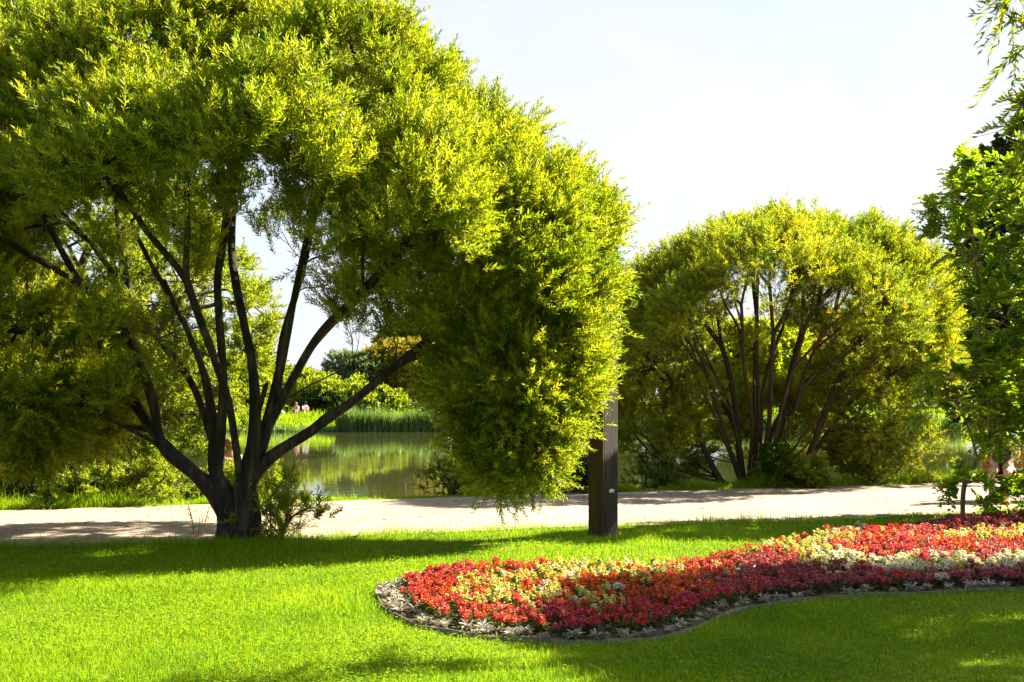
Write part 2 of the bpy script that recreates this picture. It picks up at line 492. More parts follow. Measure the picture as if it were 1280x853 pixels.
def clumps_from_lobes(lobes, area=0.9, crad=(0.42, 0.75), reject=None, under=-0.45, inset=0.3, lump=0.0, lump_k=3.2):
    """lobes: list of (centre, radius or (rx, ry, rz), underside reach); gives clump centres, radii, outward normals"""
    out = []
    for li, lb in enumerate(lobes):
        c, R = np.asarray(lb[0], float), lb[1]
        R = np.array([R, R, R] if np.isscalar(R) else R, float)
        und = lb[2] if len(lb) > 2 else under
        n = max(6, int(4 * math.pi * (R.prod() ** (2 / 3)) / area))
        i = np.arange(n) + 0.5
        ph = np.arccos(1 - 2 * i / n); th = math.pi * (1 + 5 ** 0.5) * i + rng.uniform(0, 6.28)
        nr = np.stack([np.cos(th) * np.sin(ph), np.sin(th) * np.sin(ph), np.cos(ph)], 1)
        nr = unit(nr + rng.normal(size=nr.shape) * 0.12)
        cr = rng.uniform(crad[0], crad[1], n)
        pos = c + nr * (R - inset) + rng.normal(size=nr.shape) * (0.08 if lump == 0 else 0.04)
        if lump:
            q = pos * lump_k
            w = np.sin(q[:, 0] + 1.3 * np.sin(q[:, 2] * .7)) * np.sin(q[:, 2] * 1.1 + np.sin(q[:, 1])) + .6 * np.sin(q[:, 0] * 1.9 + q[:, 1]) * np.sin(q[:, 2] * 2.1 + q[:, 1])
            pos = pos + nr * (lump * w)[:, None]
        for k in range(n):
            if nr[k, 2] < und: continue
            inside = False
            for lj, lb2 in enumerate(lobes):
                if lj == li: continue
                R2 = lb2[1]; R2 = np.array([R2, R2, R2] if np.isscalar(R2) else R2, float)
                if (((pos[k] - lb2[0]) / np.maximum(R2 - inset - 0.12, 0.1)) ** 2).sum() < 1:
                    inside = True; break
            if inside: continue
            if reject is not None and rng.random() < reject(pos[k], nr[k]): continue
            out.append((pos[k], cr[k], nr[k]))
    return out


def tree(name, base, stems, clumps, label, cat, leafm, barkm, rtip=0.0045, expo=0.5, tips_area=9.0, shoots=4, shoot_len=(0.28, 0.5), nleaf=28,
         ll=0.10, lw=0.019, shape='lance', planar=False, ang=(0.55, 0.95), group=None, part_names=('trunk', 'branches', 'crown'), sag=0.15, upb=0.45, brush=0.0, stem_cut=1.0, reach=1.35,
         node_from=0.35, step=0.35, trunk_r=None, root=None, attach_up=0.25, droop_dir=0.0, trunk_flare=True, weep=None):
    base = np.asarray(base, float)
    t = root or empty(name, base, label, cat, group)
    # tips
    tips, tn, tcl = [], [], []
    for ci, (c, r, nr) in enumerate(clumps):
        n = max(2, int(tips_area * 2 * math.pi * r * r))
        d = unit(rng.normal(size=(n, 3)) * (0.75 - .25 * brush) + nr * (0.75 + .4 * brush) + UP * 0.35)
        rad = r * rng.uniform(0.25, 0.95, n) ** 0.6
        tips.append(c + d * rad[:, None]); tn.append(d); tcl += [ci] * n
    tips = np.concatenate(tips); tn = np.concatenate(tn); tcl = np.array(tcl)
    limbs = Limbs()
    # stems and their attachment nodes
    nodes, nst = [], []
    paths = [poly_nodes(s, step) for s in stems]
    paths = [p[:max(3, int(len(p) * stem_cut))] for p in paths]
    for si, p in enumerate(paths):
        k0 = int(len(p) * node_from)
        for k in range(max(1, k0), len(p)):
            nodes.append(p[k]); nst.append((si, k))
    nodes = np.array(nodes)
    load = [np.zeros(len(p)) for p in paths]
    groups = {}
    for ci, (c, r, nr) in enumerate(clumps):
        v = c - nodes
        dist = np.linalg.norm(v, axis=1)
        tang = np.array([unit(paths[s][min(k + 1, len(paths[s]) - 1)] - paths[s][k - 1]) for s, k in nst]) if ci == 0 else tang
        cosang = (unit(v) * tang).sum(1)
        cost = dist * (reach - 0.55 * (reach - .35) * cosang) + np.maximum(0, nodes[:, 2] - c[2] + 0.1) * attach_up
        groups.setdefault(int(np.argmin(cost)), []).append(ci)
    for ni, cis in groups.items():
        s, k = nst[ni]
        ids = np.where(np.isin(tcl, cis))[0]
        load[s][:k + 1] += len(ids)
        split_tips(limbs, nodes[ni], tang[ni], tips[ids], rtip, expo)
    tot = sum(l[0] for l in load)
    for si, p in enumerate(paths):
        l = np.maximum(load[si], 1.5)
        rr = rtip * l ** expo
        m = len(p)
        if m < 2: continue
        dd = np.gradient(p, axis=0)
        for k in range(m - 1):
            limbs.add(p[k], p[k + 1], dd[k], dd[k + 1], rr[k] * (1.0 + 0.06 * math.sin(k * 2.1 + si)), rr[k + 1] * (1.0 + 0.06 * math.sin((k + 1) * 2.1 + si)))
    if trunk_r is not None:
        # short common bole with a root flare, joining the stems
        top = np.mean([p[0] for p in paths], 0)
        b0 = base + np.array([0, 0, -0.12]); mid = base * 0.55 + top * 0.45
        limbs.add(b0, mid, UP, top - base + UP * 0.2, trunk_r * 1.45, trunk_r)
        limbs.add(mid, top + UP * 0.12, top - base + UP * 0.2, UP, trunk_r, trunk_r * 0.86)
        for k in range(5):
            a = k / 5 * 6.28 + rng.uniform(0, 1)
            o = np.array([math.cos(a), math.sin(a), 0])
            limbs.add(mid + o * trunk_r * 0.35, base + o * trunk_r * 2.0 - UP * 0.08, -UP * 0.8 + o * 0.1, o - UP * 0.6, trunk_r * 0.55, trunk_r * 0.22)
    (Vt, Qt), (Vb, Qb) = limbs.meshes()
    if len(Vt): part(part_names[0], mesh_from(part_names[0], Vt, quads=Qt, mats=[M[barkm]], smooth=True), t)
    # shoots
    ns = len(tips) * shoots
    sb = np.repeat(tips, shoots, 0) + rng.normal(size=(ns, 3)) * (0.085 * brush); sn = np.repeat(tn, shoots, 0)
    sd = unit(sn * (0.7 + .2 * brush) + UP * (upb - droop_dir) + rng.normal(size=(ns, 3)) * (0.42 - .12 * brush))
    if weep is not None:
        sd = weep(sb, sd)
    sl = rng.uniform(shoot_len[0], shoot_len[1], ns)
    sb = sb - sd * (sl * 0.25)[:, None]
    pos, ld, nr, le, wi = shoot_leaves(sb, sd, sl, nleaf, ll, lw, ang, shape, planar, sag)
    V, T, per = leaves_mesh(pos, ld, nr, le, wi, shape)
    rn = np.repeat(np.clip(np.repeat(rng.uniform(0.12, 0.88, ns), nleaf) + rng.uniform(-0.22, 0.22, len(pos)), 0, 1), per)
    # shoot stems join the fine branches
    ta = sd; 
    Vs, Qs = tubes(sb, sb + sd * sl[:, None] - np.stack([0 * sl, 0 * sl, sag * sl], 1), sd, sd - UP * sag, np.full(ns, rtip * 0.55), np.full(ns, rtip * 0.25), 3, 3)
    Vb2 = np.concatenate([Vb, Vs]); Qb2 = np.concatenate([Qb, Qs + len(Vb)])
    part(part_names[1], mesh_from(part_names[1], Vb2, quads=Qb2, mats=[M[barkm]], smooth=True), t)
    part(part_names[2], mesh_from(part_names[2], V, tris=T, mats=[M[leafm]], rnd=rn), t)

    return t, len(pos)


# ------------------------------------------------------------------ willow by the path (the big one)
def in_poly(x, y, poly):
    n = len(poly); ins = False
    j = n - 1
    for i in range(n):
        xi, yi = poly[i]; xj, yj = poly[j]
        if (yi > y) != (yj > y) and x < (xj - xi) * (y - yi) / (yj - yi) + xi:
            ins = not ins
        j = i
    return ins


def build_big_willow():
    D = 12.8
    base = G(300, 675)
    def L(px, py, rp, dd=0.0, und=-0.45, flat=1.0):
        d = D + dd
        r = rp / F * d
        return (P(px, py, d), (r, r * flat, r), und)
    lobes = [
        L(412, 205, 200, 0.0, -0.2), L(535, 236, 135, 0, -.3), L(250, 205, 225, 0.2, -0.2), L(70, 245, 220, 0.0, -0.3), L(612, 325, 160, -0.1, -0.5), L(716, 296, 56, -.1, -.9), L(736, 282, 50, 0, -1), L(722, 330, 50, -.1, -1), L(712, 440, 50, -.2, -1),
        L(652, 472, 115, -0.3, -0.9), L(645, 555, 76, -0.4, -1), L(-40, 440, 190, 0.0, -0.8), L(60, 470, 120, 0.2, -0.9), L(674, 395, 86, -0.3, -0.8),
        L(330, 235, 150, -2.2, -0.1), L(170, 255, 150, -1.8, -0.1), L(500, 300, 130, -1.6, -0.2),
        L(330, 235, 160, 2.2, -0.1), L(140, 300, 160, 2.0, -0.2), L(540, 330, 130, 1.8, -0.3), L(545, 405, 62, -0.9, -0.4),
    ]
    window = [(95, 265), (180, 215), (330, 205), (480, 230), (560, 330), (560, 470), (520, 520), (330, 560), (200, 520), (110, 430)]
    clear = [(312, 345), (350, 330), (352, 430), (312, 440)]
    airy = [(270, 270), (480, 240), (520, 330), (470, 450), (380, 480), (300, 470)]
    def rej(p, n):
        x, y = to_px(p)
        if in_poly(x, y, clear): return 0.95
        if in_poly(x, y, airy): return 0.5 if p[1] < D + .6 else 0.15
        if in_poly(x, y, window):
            return (0.70 if x > 230 else .55) if p[1] < D + 0.6 else (0.14 if x > 290 else .04)
        if y > 445 and x > 470 and x < 548 + (y - 450) * .42: return 1.0
        if y > 600 and x < 570: return 1.0
        return 0.0
    cl = clumps_from_lobes(lobes, 0.135, (0.24, 0.38), rej, inset=0.42, lump=0.17, lump_k=2.6)
    cl = [(c, r * (0.66 if in_poly(*to_px(c), window) else 1), n) for c, r, n in cl]
    # a few loose sprays inside the crown
    for (x, y, dd) in ((150, 330, -.5), (200, 470, -.6), (120, 420, -1.), (240, 350, .8), (430, 330, -.8), (455, 395, -.6), (500, 420, -.3), (300, 265, -1.2), (400, 255, -1.3), (455, 330, .2), (430, 380, .3), (470, 300, .8), (395, 330, .9), (360, 290, -.6), (420, 300, -1.1), (480, 370, .6), (440, 420, .2), (500, 390, -.9), (340, 300, .9), (265, 320, -1.2), (230, 290, -1.5), (175, 390, -1.0), (215, 420, .6),
                       (100, 520, -.3), (160, 500, -.5), (185, 430, 1.)):
        cl.append((P(x, y, D + dd), rng.uniform(0.28, 0.42), unit(np.array([rng.normal() * .4, -0.5, 0.4]))))
    def S(*pts):
        return [P(x, y, D + dd) if y < 655 else G(x, 675) for x, y, dd in pts]
    stems = [
        S((272, 632, 0), (245, 598, .02), (205, 562, .05), (192, 500, .1), (165, 430, .1), (110, 365, .1), (40, 300, .1)),
        S((248, 594, .03), (192, 540, .2), (140, 460, .4), (70, 400, .5), (10, 360, .5)),
        S((275, 610, .05), (268, 530, .1), (245, 440, .1), (215, 375, .3), (165, 290, .5), (120, 200, .7)),
        S((275, 560, .05), (278, 460, -.1), (272, 350, -.3), (285, 260, -.6), (270, 150, -1.0)),
        S((303, 590, 0), (318, 535, -.1), (317, 470, -.1), (303, 395, .1), (290, 320, .4), (290, 220, .8), (280, 120, 1.2)),
        S((318, 585, 0), (338, 505, .1), (358, 425, .1), (374, 340, .0), (392, 260, -.2), (420, 150, -.5)),
        S((330, 560, 0), (345, 500, .25), (352, 430, .6), (380, 330, 1.2), (400, 220, 1.7)),
        S((345, 515, 0), (368, 470, -.1), (402, 415, -.3), (450, 368, -.6), (500, 315, -.8), (560, 240, -1.0)),
        S((351, 504, 0), (385, 440, .25), (440, 380, .6), (520, 320, .9), (590, 270, 1.0)),
        S((318, 590, 0), (345, 568, -.05), (388, 540, -.1), (440, 502, -.2), (490, 462, -.25), (535, 437, -.3), (600, 425, -.35), (660, 420, -.3)),
        S((480, 470, -.25), (530, 430, 0), (590, 380, .2), (650, 330, .3), (700, 280, .3)),
        S((535, 440, -.3), (580, 480, -.5), (620, 530, -.5), (640, 575, -.45)),
        S((352, 502, 0), (395, 478, .05), (440, 458, .1), (480, 440, .2), (540, 425, .4)),
        S((268, 562, .08), (240, 480, .5), (180, 400, 1.2), (140, 320, 1.6)),
        S((300, 600, -.1), (285, 500, -.5), (250, 400, -1.0), (220, 310, -1.4), (200, 240, -1.6)),
    ]
    t, n = tree('willow_tree', base, stems, cl, 'big round-crowned willow with forked dark trunk at the lawn edge beside the path', 'tree', 'willow_leaf', 'bark',
                rtip=0.0030, expo=0.42, tips_area=11.5, shoots=5, shoot_len=(0.22, 0.42), nleaf=26, ll=0.09, lw=0.0165, brush=1, stem_cut=.8, reach=1.6)
    # heavier low fork so that the big limbs read as parts of one bole
    def W(*pts):
        return [(P(x, y, D + dd), r) for x, y, dd, r in pts]
    foot = base + np.array([-.02, 0, 0])
    chains = [
        [(foot + np.array([-.05, 0, -.15]), .30), (foot + np.array([-.06, 0, .06]), .235), (foot + np.array([-.12, 0, .30]), .175)] + W((271, 622, 0, .145), (262, 606, .02, .12), (243, 591, .03, .108), (205, 560, .05, .10), (193, 515, .1, .085), (178, 465, .1, .065), (165, 430, .1, .05), (140, 395, .1, .036)),
        [(foot + np.array([-.04, .02, .1]), .20), (foot + np.array([-.10, .02, .42]), .15)] + W((270, 590, .03, .125), (268, 540, .1, .11), (258, 480, .1, .085), (245, 440, .1, .065), (228, 400, .2, .055), (205, 350, .35, .038)),
        W((268, 600, .05, .11), (274, 560, 0, .105), (279, 500, -.05, .088), (278, 440, -.1, .072), (274, 390, -.2, .058), (272, 340, -.3, .05), (280, 285, -.5, .036)),
        [(foot + np.array([.06, 0, -.15]), .32), (foot + np.array([.08, 0, .08]), .25), (foot + np.array([.10, 0, .36]), .20)] + W((306, 610, 0, .185), (315, 580, 0, .165), (318, 545, -.05, .135), (319, 510, -.1, .115), (317, 470, -.1, .10), (311, 430, 0, .085), (303, 395, .1, .072), (292, 335, .35, .055), (290, 280, .6, .04)),
        W((312, 600, 0, .15), (325, 560, .0, .13), (338, 515, .05, .118), (348, 470, .1, .10), (358, 425, .1, .085), (374, 340, .0, .066), (384, 290, -.1, .05), (394, 250, -.3, .036)),
        W((320, 568, .02, .08), (334, 535, .1, .085), (346, 500, .2, .085), (353, 430, .6, .066), (368, 375, .9, .05), (385, 320, 1.2, .04)),
        W((322, 562, 0, .08), (336, 532, 0, .095), (350, 505, -.03, .092), (370, 468, -.1, .08), (402, 415, -.3, .066), (425, 392, -.45, .056), (450, 368, -.6, .046), (490, 325, -.8, .034)),
        W((308, 606, 0, .13), (322, 588, 0, .125), (345, 567, -.05, .11), (388, 540, -.1, .10), (412, 521, -.15, .106), (440, 502, -.2, .092), (490, 462, -.25, .084), (520, 443, -.3, .075), (548, 433, -.3, .06), (600, 424, -.35, .045)),
        W((318, 535, -.05, .05), (323, 515, -.08, .06), (328, 498, -.1, .055), (333, 482, -.11, .045), (334, 478, -.11, .01)),
    ]
    Vs, Qs, off = [], [], 0
    sides = 22
    for ci, ch in enumerate(chains):
        pr = np.array([np.append(p, r) for p, r in ch])
        ext = np.vstack([2 * pr[0] - pr[1], pr, 2 * pr[-1] - pr[-2]])
        cur = []
        for i in range(1, len(ext) - 2):
            m = max(2, int(np.linalg.norm(ext[i + 1, :3] - ext[i, :3]) / 0.035))
            for k in range(m):
                u = k / m
                cur.append(0.5 * (2 * ext[i] + (-ext[i - 1] + ext[i + 1]) * u + (2 * ext[i - 1] - 5 * ext[i] + 4 * ext[i + 1] - ext[i + 2]) * u * u + (-ext[i - 1] + 3 * ext[i] - 3 * ext[i + 1] + ext[i + 2]) * u**3))
        cur = np.array(cur + [pr[-1]])
        c, r = cur[:, :3], cur[:, 3] * np.interp(cur[:, 2], [-.1, .75, 1.5, 3], [.84, .66, .55, .48])
        tg = unit(np.gradient(c, axis=0))
        u = unit(np.cross(tg, np.array([0.0, 1.0, 0.0]))); v = np.cross(tg, u)
        th = np.arange(sides) / sides * 2 * math.pi
        sarc = np.concatenate([[0], np.cumsum(np.linalg.norm(np.diff(c, axis=0), axis=1))])[:, None]
        ridge = 1 + .05 * np.sin(5 * th + 2.2 * np.sin(sarc * 2.3 + ci)) + .035 * np.sin(9 * th + 3 * np.sin(sarc * 3.7 + ci * 2)) + .05 * np.sin(sarc * 4.1 + ci * 1.3 + 1.5 * np.cos(th)) + rng.normal(size=(len(c), sides)) * .016
        R = r[:, None] * ridge
        V = c[:, None, :] + R[..., None] * (u[:, None, :] * np.cos(th)[None, :, None] + v[:, None, :] * np.sin(th)[None, :, None])
        n = len(c); a = np.arange(n - 1)[:, None] * sides; k = np.arange(sides)[None, :]; k2 = (k + 1) % sides
        Qs.append(np.stack([a + k, a + k2, a + sides + k2, a + sides + k], -1).reshape(-1, 4) + off); Vs.append(V.reshape(-1, 3)); off += n * sides
    part('limbs', mesh_from('limbs', np.concatenate(Vs), quads=np.concatenate(Qs), mats=[M['bark']], smooth=True), t)
    return t


def build_second_willow():
    D = 20.9
    base = G(930, 607)
    def L(px, py, rp, dd=0.0, und=-0.3):
        d = D + dd; r = rp / F * d
        return (P(px, py, d), r, und)
    lobes = [L(866, 405, 98), L(925, 372, 100), L(990, 352, 94), L(1055, 362, 92), L(1112, 385, 82), L(1128, 450, 80, 0, -.7), L(1085, 365, 80), L(1090, 520, 55, .3, -1), L(832, 450, 78, 0, -.7), L(850, 400, 84),
             L(815, 530, 58, .1, -1), L(850, 570, 44, .9, -1), L(800, 480, 50, .5, -1), L(960, 370, 95, -1.7), L(890, 410, 80, -1.5), L(1060, 400, 85, -1.5), L(950, 370, 100, 1.8), L(1060, 390, 90, 1.7), L(870, 430, 80, 1.6),
             L(1040, 500, 60, 1.5, -.6), L(900, 520, 60, 1.8, -.6), L(1140, 560, 40, .5, -1), L(1060, 570, 34, .8, -1), L(970, 540, 60, 2.0, -.6)]
    win = [(862, 400), (900, 355), (1000, 335), (1065, 375), (1075, 430), (1045, 560), (1010, 600), (880, 600), (850, 560), (845, 470)]
    def rej(p, n):
        x, y = to_px(p)
        if in_poly(x, y, win):
            return 0.80 if p[1] < D + 0.5 else 0.45
        return 0.05 if y < 455 else 0.35
    cl = clumps_from_lobes(lobes, 0.13, (0.22, 0.34), rej, inset=0.34, lump=.13, lump_k=3.6)
    stems = []
    b = base
    def S(*pts):
        return [P(x, y, D + dd) for x, y, dd in pts]
    stems += [S((905, 605, -.1), (880, 598, -.2), (845, 586, -.3), (805, 583, -.3), (785, 575, -.3)), S((900, 600, 0), (880, 560, 0), (860, 500, 0), (835, 450, 0), (815, 410, 0)),
              S((925, 600, 0), (905, 540, -.2), (885, 470, -.6), (860, 400, -.9), (850, 360, -1)), S((925, 600, 0), (922, 530, .1), (910, 460, .3), (890, 390, .8), (880, 330, 1)),
              S((930, 600, 0), (915, 520, -.3), (895, 470, -.5), (850, 430, -.6), (800, 430, -.6)),
              S((935, 600, 0), (940, 530, -.3), (930, 460, -.7), (925, 390, -1.0), (920, 330, -1.2)), S((940, 600, 0), (948, 520, .1), (945, 430, .3), (950, 350, .5), (955, 300, .6)),
              S((945, 598, 0), (960, 540, -.1), (965, 450, -.4), (970, 370, -.7), (975, 300, -.8)), S((955, 598, 0), (968, 550, 0), (980, 470, -.2), (1000, 400, -.5), (1015, 330, -.7)),
              S((960, 596, 0), (985, 540, -.1), (1005, 470, -.2), (1030, 410, -.3), (1050, 350, -.3), (1060, 310, -.3)),
              S((962, 596, .1), (975, 540, .4), (990, 460, .9), (1010, 390, 1.2), (1030, 320, 1.4)),
              S((975, 598, 0), (1005, 580, 0), (1030, 520, 0), (1060, 450, .1), (1100, 390, .1), (1130, 340, .1)),
              S((975, 598, 0), (1010, 575, .1), (1050, 520, .3), (1090, 470, .3), (1140, 430, .3)), S((1005, 580, .1), (1040, 540, .4), (1080, 530, .6), (1130, 540, .6)),
              S((930, 600, .1), (920, 540, .8), (900, 500, 1.3), (870, 460, 1.5), (850, 420, 1.6)), S((955, 598, .1), (965, 540, .9), (1000, 480, 1.5), (1050, 430, 1.7)),
              S((900, 602, -.2), (870, 570, -.6), (835, 545, -.8), (800, 525, -.8)), S((960, 598, -.1), (975, 520, -.6), (1000, 440, -1.0), (1040, 380, -1.2)),
              S((935, 600, 0), (925, 500, .1), (900, 430, .1), (880, 370, .0)), S((950, 598, 0), (955, 480, .2), (985, 390, .2), (1000, 310, .2))]
    for k in range(16):
        a = -1.15 + 2.3 * k / 15 + rng.normal() * .05; dd = rng.uniform(-1.3, 1.3)
        x0 = 945 + 28 * math.sin(a); x1 = 960 + 175 * math.sin(a) * rng.uniform(.75, 1); y1 = 600 - 285 * math.cos(a) * rng.uniform(.75, .95)
        stems.append(S((x0, 600, dd * .1), (x0 * .68 + x1 * .32, 600 * .66 + y1 * .34 - 14, dd * .45), (x0 * .35 + x1 * .65, 600 * .33 + y1 * .67 - 12, dd * .8), (x1, y1, dd)))
    stems = [[G(930, 607) * 0.4 + s[0] * 0.6 + UP * -0.1] + s for s in stems]
    t, n = tree('willow_tree', base, stems, cl, 'broad many-stemmed round willow at the far side of the path', 'tree', 'far_willow_leaf', 'brown_bark',
                rtip=0.0036, expo=0.43, tips_area=12, shoots=4, shoot_len=(0.18, 0.34), nleaf=18, ll=0.09, lw=0.018, node_from=0.12, brush=1, stem_cut=.72, reach=1.7)
    return t


def build_left_willow():
    D = 18.8
    base = P(75, 640, D); base[2] = 0
    def L(px, py, rp, dd=0.0, und=-0.6):
        d = D + dd; r = rp / F * d
        return (P(px, py, d), r, und)
    lobes = [L(60, 380, 165), L(200, 400, 135, .2), L(255, 455, 80, 0, -1), L(270, 510, 58, 1.5, -1), L(110, 500, 110, 0, -.9), L(200, 530, 60, 1.3, -1), L(-60, 450, 160), L(10, 540, 80, 0, -1), L(130, 330, 130, .8)]
    cl = clumps_from_lobes(lobes, 0.6, (0.35, 0.6), lambda p, n: 0.12 if p[1] < D + 1 else 0.45)
    stems = [[base, P(x1, 540, D), P(x2, 440, D + dd), P(x3, 340, D + dd * 1.5)] for x1, x2, x3, dd in ((70, 40, 10, .3), (85, 90, 100, -.6), (95, 140, 190, .2), (110, 180, 250, -.3), (60, 0, -70, -.2), (80, 110, 150, 1.0))]
    stems.append([base, P(140, 560, D), P(210, 520, D), P(275, 510, D)])
    return tree('willow_tree', base, stems, cl, 'yellow-green willow across the path, seen through the stems of the big forked willow', 'tree', 'bright_leaf', 'brown_bark',
                rtip=0.006, tips_area=9, shoots=4, shoot_len=(0.26, 0.45), nleaf=18, ll=0.11, lw=0.026, trunk_r=0.2)[0]


def build_locust():
    D = 15.2
    base = P(1203, 648, D); base[2] = 0
    def L(px, py, rp, dd=0.0, und=-0.8):
        d = D + dd; r = rp / F * d
        return (P(px, py, d), r, und)
    _L = L
    L = lambda px, *a: _L(px + 28, *a)
    lobes = [L(1260, 300, 78), L(1210, 255, 52, -.3), L(1185, 245, 30, -.3, -1), L(1250, 400, 62, -.3), L(1275, 480, 80), L(1205, 500, 52, -.6, -1), L(1245, 545, 40, .2, -1), L(1330, 330, 80, .3), L(1340, 470, 80, 0), L(1200, 320, 42, .3),
             L(1240, 612, 36, -.5, -1), L(1190, 612, 28, -.6, -1), L(1275, 618, 30, -.3, -1), L(1310, 250, 60, .6), L(1190, 470, 40, -.5, -1)]
    gap = [(1180, 355), (1212, 370), (1222, 405), (1195, 425), (1180, 420)]
    def rej(p, n):
        x, y = to_px(p)
        if in_poly(x, y, gap): return 1.0
        if 1208 < x < 1290 and 555 < y < 604: return 1.0
        return 0.42 if x < 1225 else 0.16
    lobes += [_L(1184, 252, 24, -.3, -1), _L(1190, 300, 28, -.2, -1), _L(1208, 214, 20, -.2, -1), _L(1176, 515, 28, -.5, -1)]
    cl = clumps_from_lobes(lobes, 0.17, (0.2, 0.34), rej, inset=0.12)
    cl = [c for c in cl if to_px(c[0])[0] < 1475]
    def S(*pts):
        return [P(x, y, D + dd) for x, y, dd in pts]
    stems = [[base] + S((1206, 605, 0), (1222, 575, .05), (1238, 545, .1), (1256, 500, .1), (1275, 430, .2), (1290, 340, .3), (1290, 260, .3)),
             S((1238, 545, .1), (1235, 490, -.2), (1225, 430, -.3), (1222, 360, -.2), (1215, 290, -.2)), S((1256, 500, .1), (1300, 440, .2), (1350, 380, .3), (1380, 320, .3)),
             S((1222, 575, .05), (1212, 540, -.3), (1195, 505, -.5), (1175, 490, -.5)), S((1206, 605, 0), (1195, 600, -.4), (1180, 608, -.6)), S((1206, 605, 0), (1235, 600, -.4), (1270, 612, -.4))]
    return tree('locust_tree', base, stems, cl, 'leaning young tree with oval paired leaflets rising from behind the flower bed', 'tree', 'locust_leaf', 'tan_bark',
                rtip=0.003, expo=0.43, tips_area=9, shoots=4, shoot_len=(0.2, 0.34), nleaf=13, ll=0.088, lw=0.044, shape='oval', planar=True, ang=(1.05, 1.35), sag=0.3, upb=0.1, node_from=0.25)[0]


def build_near_willow():
    D = 9.2
    base = np.array([9.6, 10.1, 0])
    sh = np.array([2.3, 0.5, 0])
    lobes = [((7.2, 9.2, 4.7), 2.1, -0.5), ((5.7, 8.6, 4.5), 1.15, -.6), ((6.2, 7.6, 4.4), 1.5, -.6), ((8.6, 9.6, 4.5), 1.7, -.5), ((6.6, 10.2, 5.2), 1.5, -.5)]
    lobes = [(np.array(c) + sh, r, u) for c, r, u in lobes]
    def rej(p, n):
        x, y = to_px(p)
        return 1.0 if x < 1330 else 0.0
    cl = clumps_from_lobes(lobes, 0.36, (0.4, 0.62), rej)
    # sprays that hang into the picture at its upper right corner
    for (x, y, dd, r) in ((1290, -5, -1.0, .2), (1302, 40, -1.0, .22), (1272, 25, -1.0, .06), (1290, 160, -.9, .13), (1312, 165, -.9, .22), (1300, 118, -.8, .10), (1322, 100, -.6, .24), (1300, -40, -.8, .3), (1280, 185, -.9, .09), (1283, 135, -.9, .07)):
        cl.append((P(x, y, D + dd), r, unit(np.array([-0.6, -0.2, -0.1]))))
    stems = [[base, base + np.array([-.1, 0, 1.2]), np.array([x * .5 + 3.8, y * .5 + 4.8, 2.9]) + sh, np.array([x, y, z]) + sh] for x, y, z in ((7.2, 9.2, 5.2), (5.8, 8.6, 4.9), (6.2, 7.4, 4.6), (8.7, 9.6, 4.8), (6.6, 10.2, 5.3), (5.3, 8.4, 5.0))]
    stems.append([np.array([9.7, 9.9, 2.9]), np.array([8.2, 9.3, 4.0]), np.array([6.0, 8.8, 4.5]), np.array([4.3, 8.3, 4.25]), np.array([3.8, 8.25, 4.0])])
    return tree('willow_tree', base, stems, cl, 'willow whose long narrow leaves hang into the upper right corner against the sky', 'tree', 'willow_leaf', 'bark',
                rtip=0.0045, tips_area=14, shoots=3, shoot_len=(0.25, 0.45), nleaf=24, ll=0.105, lw=0.021, trunk_r=0.2, upb=-0.15, sag=0.5, ang=(0.5, 0.8))[0]


def build_oak():
    D = 25.0
    def L(px, py, rp, dd=0.0, und=-0.8):
        d = D + dd; r = rp / F * d
        return (P(px, py, d), r, und)
    base = P(1330, 590, D); base[2] = 0
    lobes = [L(1275, 240, 52), L(1228, 335, 44), L(1300, 330, 110), L(1216, 425, 34), L(1262, 440, 60), L(1330, 240, 90), L(1380, 320, 150), L(1330, 470, 100), L(1247, 215, 28), L(1230, 500, 50, 1)]
    cl = clumps_from_lobes(lobes, 0.75, (0.35, 0.6), lambda p, n: 0.1 if to_px(p)[0] < 1450 else 1)
    stems = [[base, P(1330, 500, D), P(x, y, D)] for x, y in ((1300, 330), (1260, 260), (1240, 350), (1225, 430), (1380, 320), (1320, 200))]
    return tree('broadleaf_tree', base, stems, cl, 'dark green broadleaf tree behind the bench and the leaning tree', 'tree', 'dark_leaf', 'bark',
                rtip=0.007, tips_area=7, shoots=3, shoot_len=(0.25, 0.4), nleaf=14, ll=0.13, lw=0.085, shape='oval', trunk_r=0.25, ang=(0.6, 1.2))[0]


def shrub(name, base, w, h, n_stem, leafm, label, ll=0.08, lw=0.022, shape='lance', dens=12, cat='shrub', depth=None, nleaf=14, group=None, crad=(0.16, 0.3), shoots=3, shoot_len=(0.16, 0.3), rtip=0.0035, barkm='brown_bark', area=0.22):
    base = np.asarray(base, float); dep = depth or w
    lobes = []
    k = max(3, int(w * 2.5))
    for i in range(k):
        a = rng.uniform(-0.5, 0.5) * w * 0.75; b = rng.uniform(-0.5, 0.5) * dep * 0.6
        hh = h * rng.uniform(0.55, 0.95) * (1 - 0.35 * abs(a) / (w * 0.5))
        r = min(h * 0.36, w * 0.36) * rng.uniform(0.8, 1.1)
        lobes.append((base + np.array([a, b, max(r * 0.7, hh - r)]), r, -1))
        if hh > 1.6 * r: lobes.append((base + np.array([a * 1.1, b, hh * 0.4]), r, -1))
    cl = [c for c in clumps_from_lobes(lobes, area, crad, None, inset=0.1) if c[0][2] > base[2] + 0.02]
    stems = [[base + np.array([rng.normal() * .08, rng.normal() * .05, -0.08]), base + np.array([rng.normal() * w * .12, rng.normal() * w * .1, h * .3]), base + np.array([rng.uniform(-.4, .4) * w, rng.uniform(-.3, .3) * dep, h * rng.uniform(.55, .85)])] for _ in range(n_stem)]
    return tree(name, base, stems, cl, label, cat, leafm, barkm, rtip=rtip, tips_area=dens * 1.6, shoots=shoots, shoot_len=shoot_len, nleaf=nleaf, ll=ll, lw=lw, shape=shape, node_from=0.2,
                part_names=('stem', 'branches', 'foliage'), group=group, step=0.15)[0]


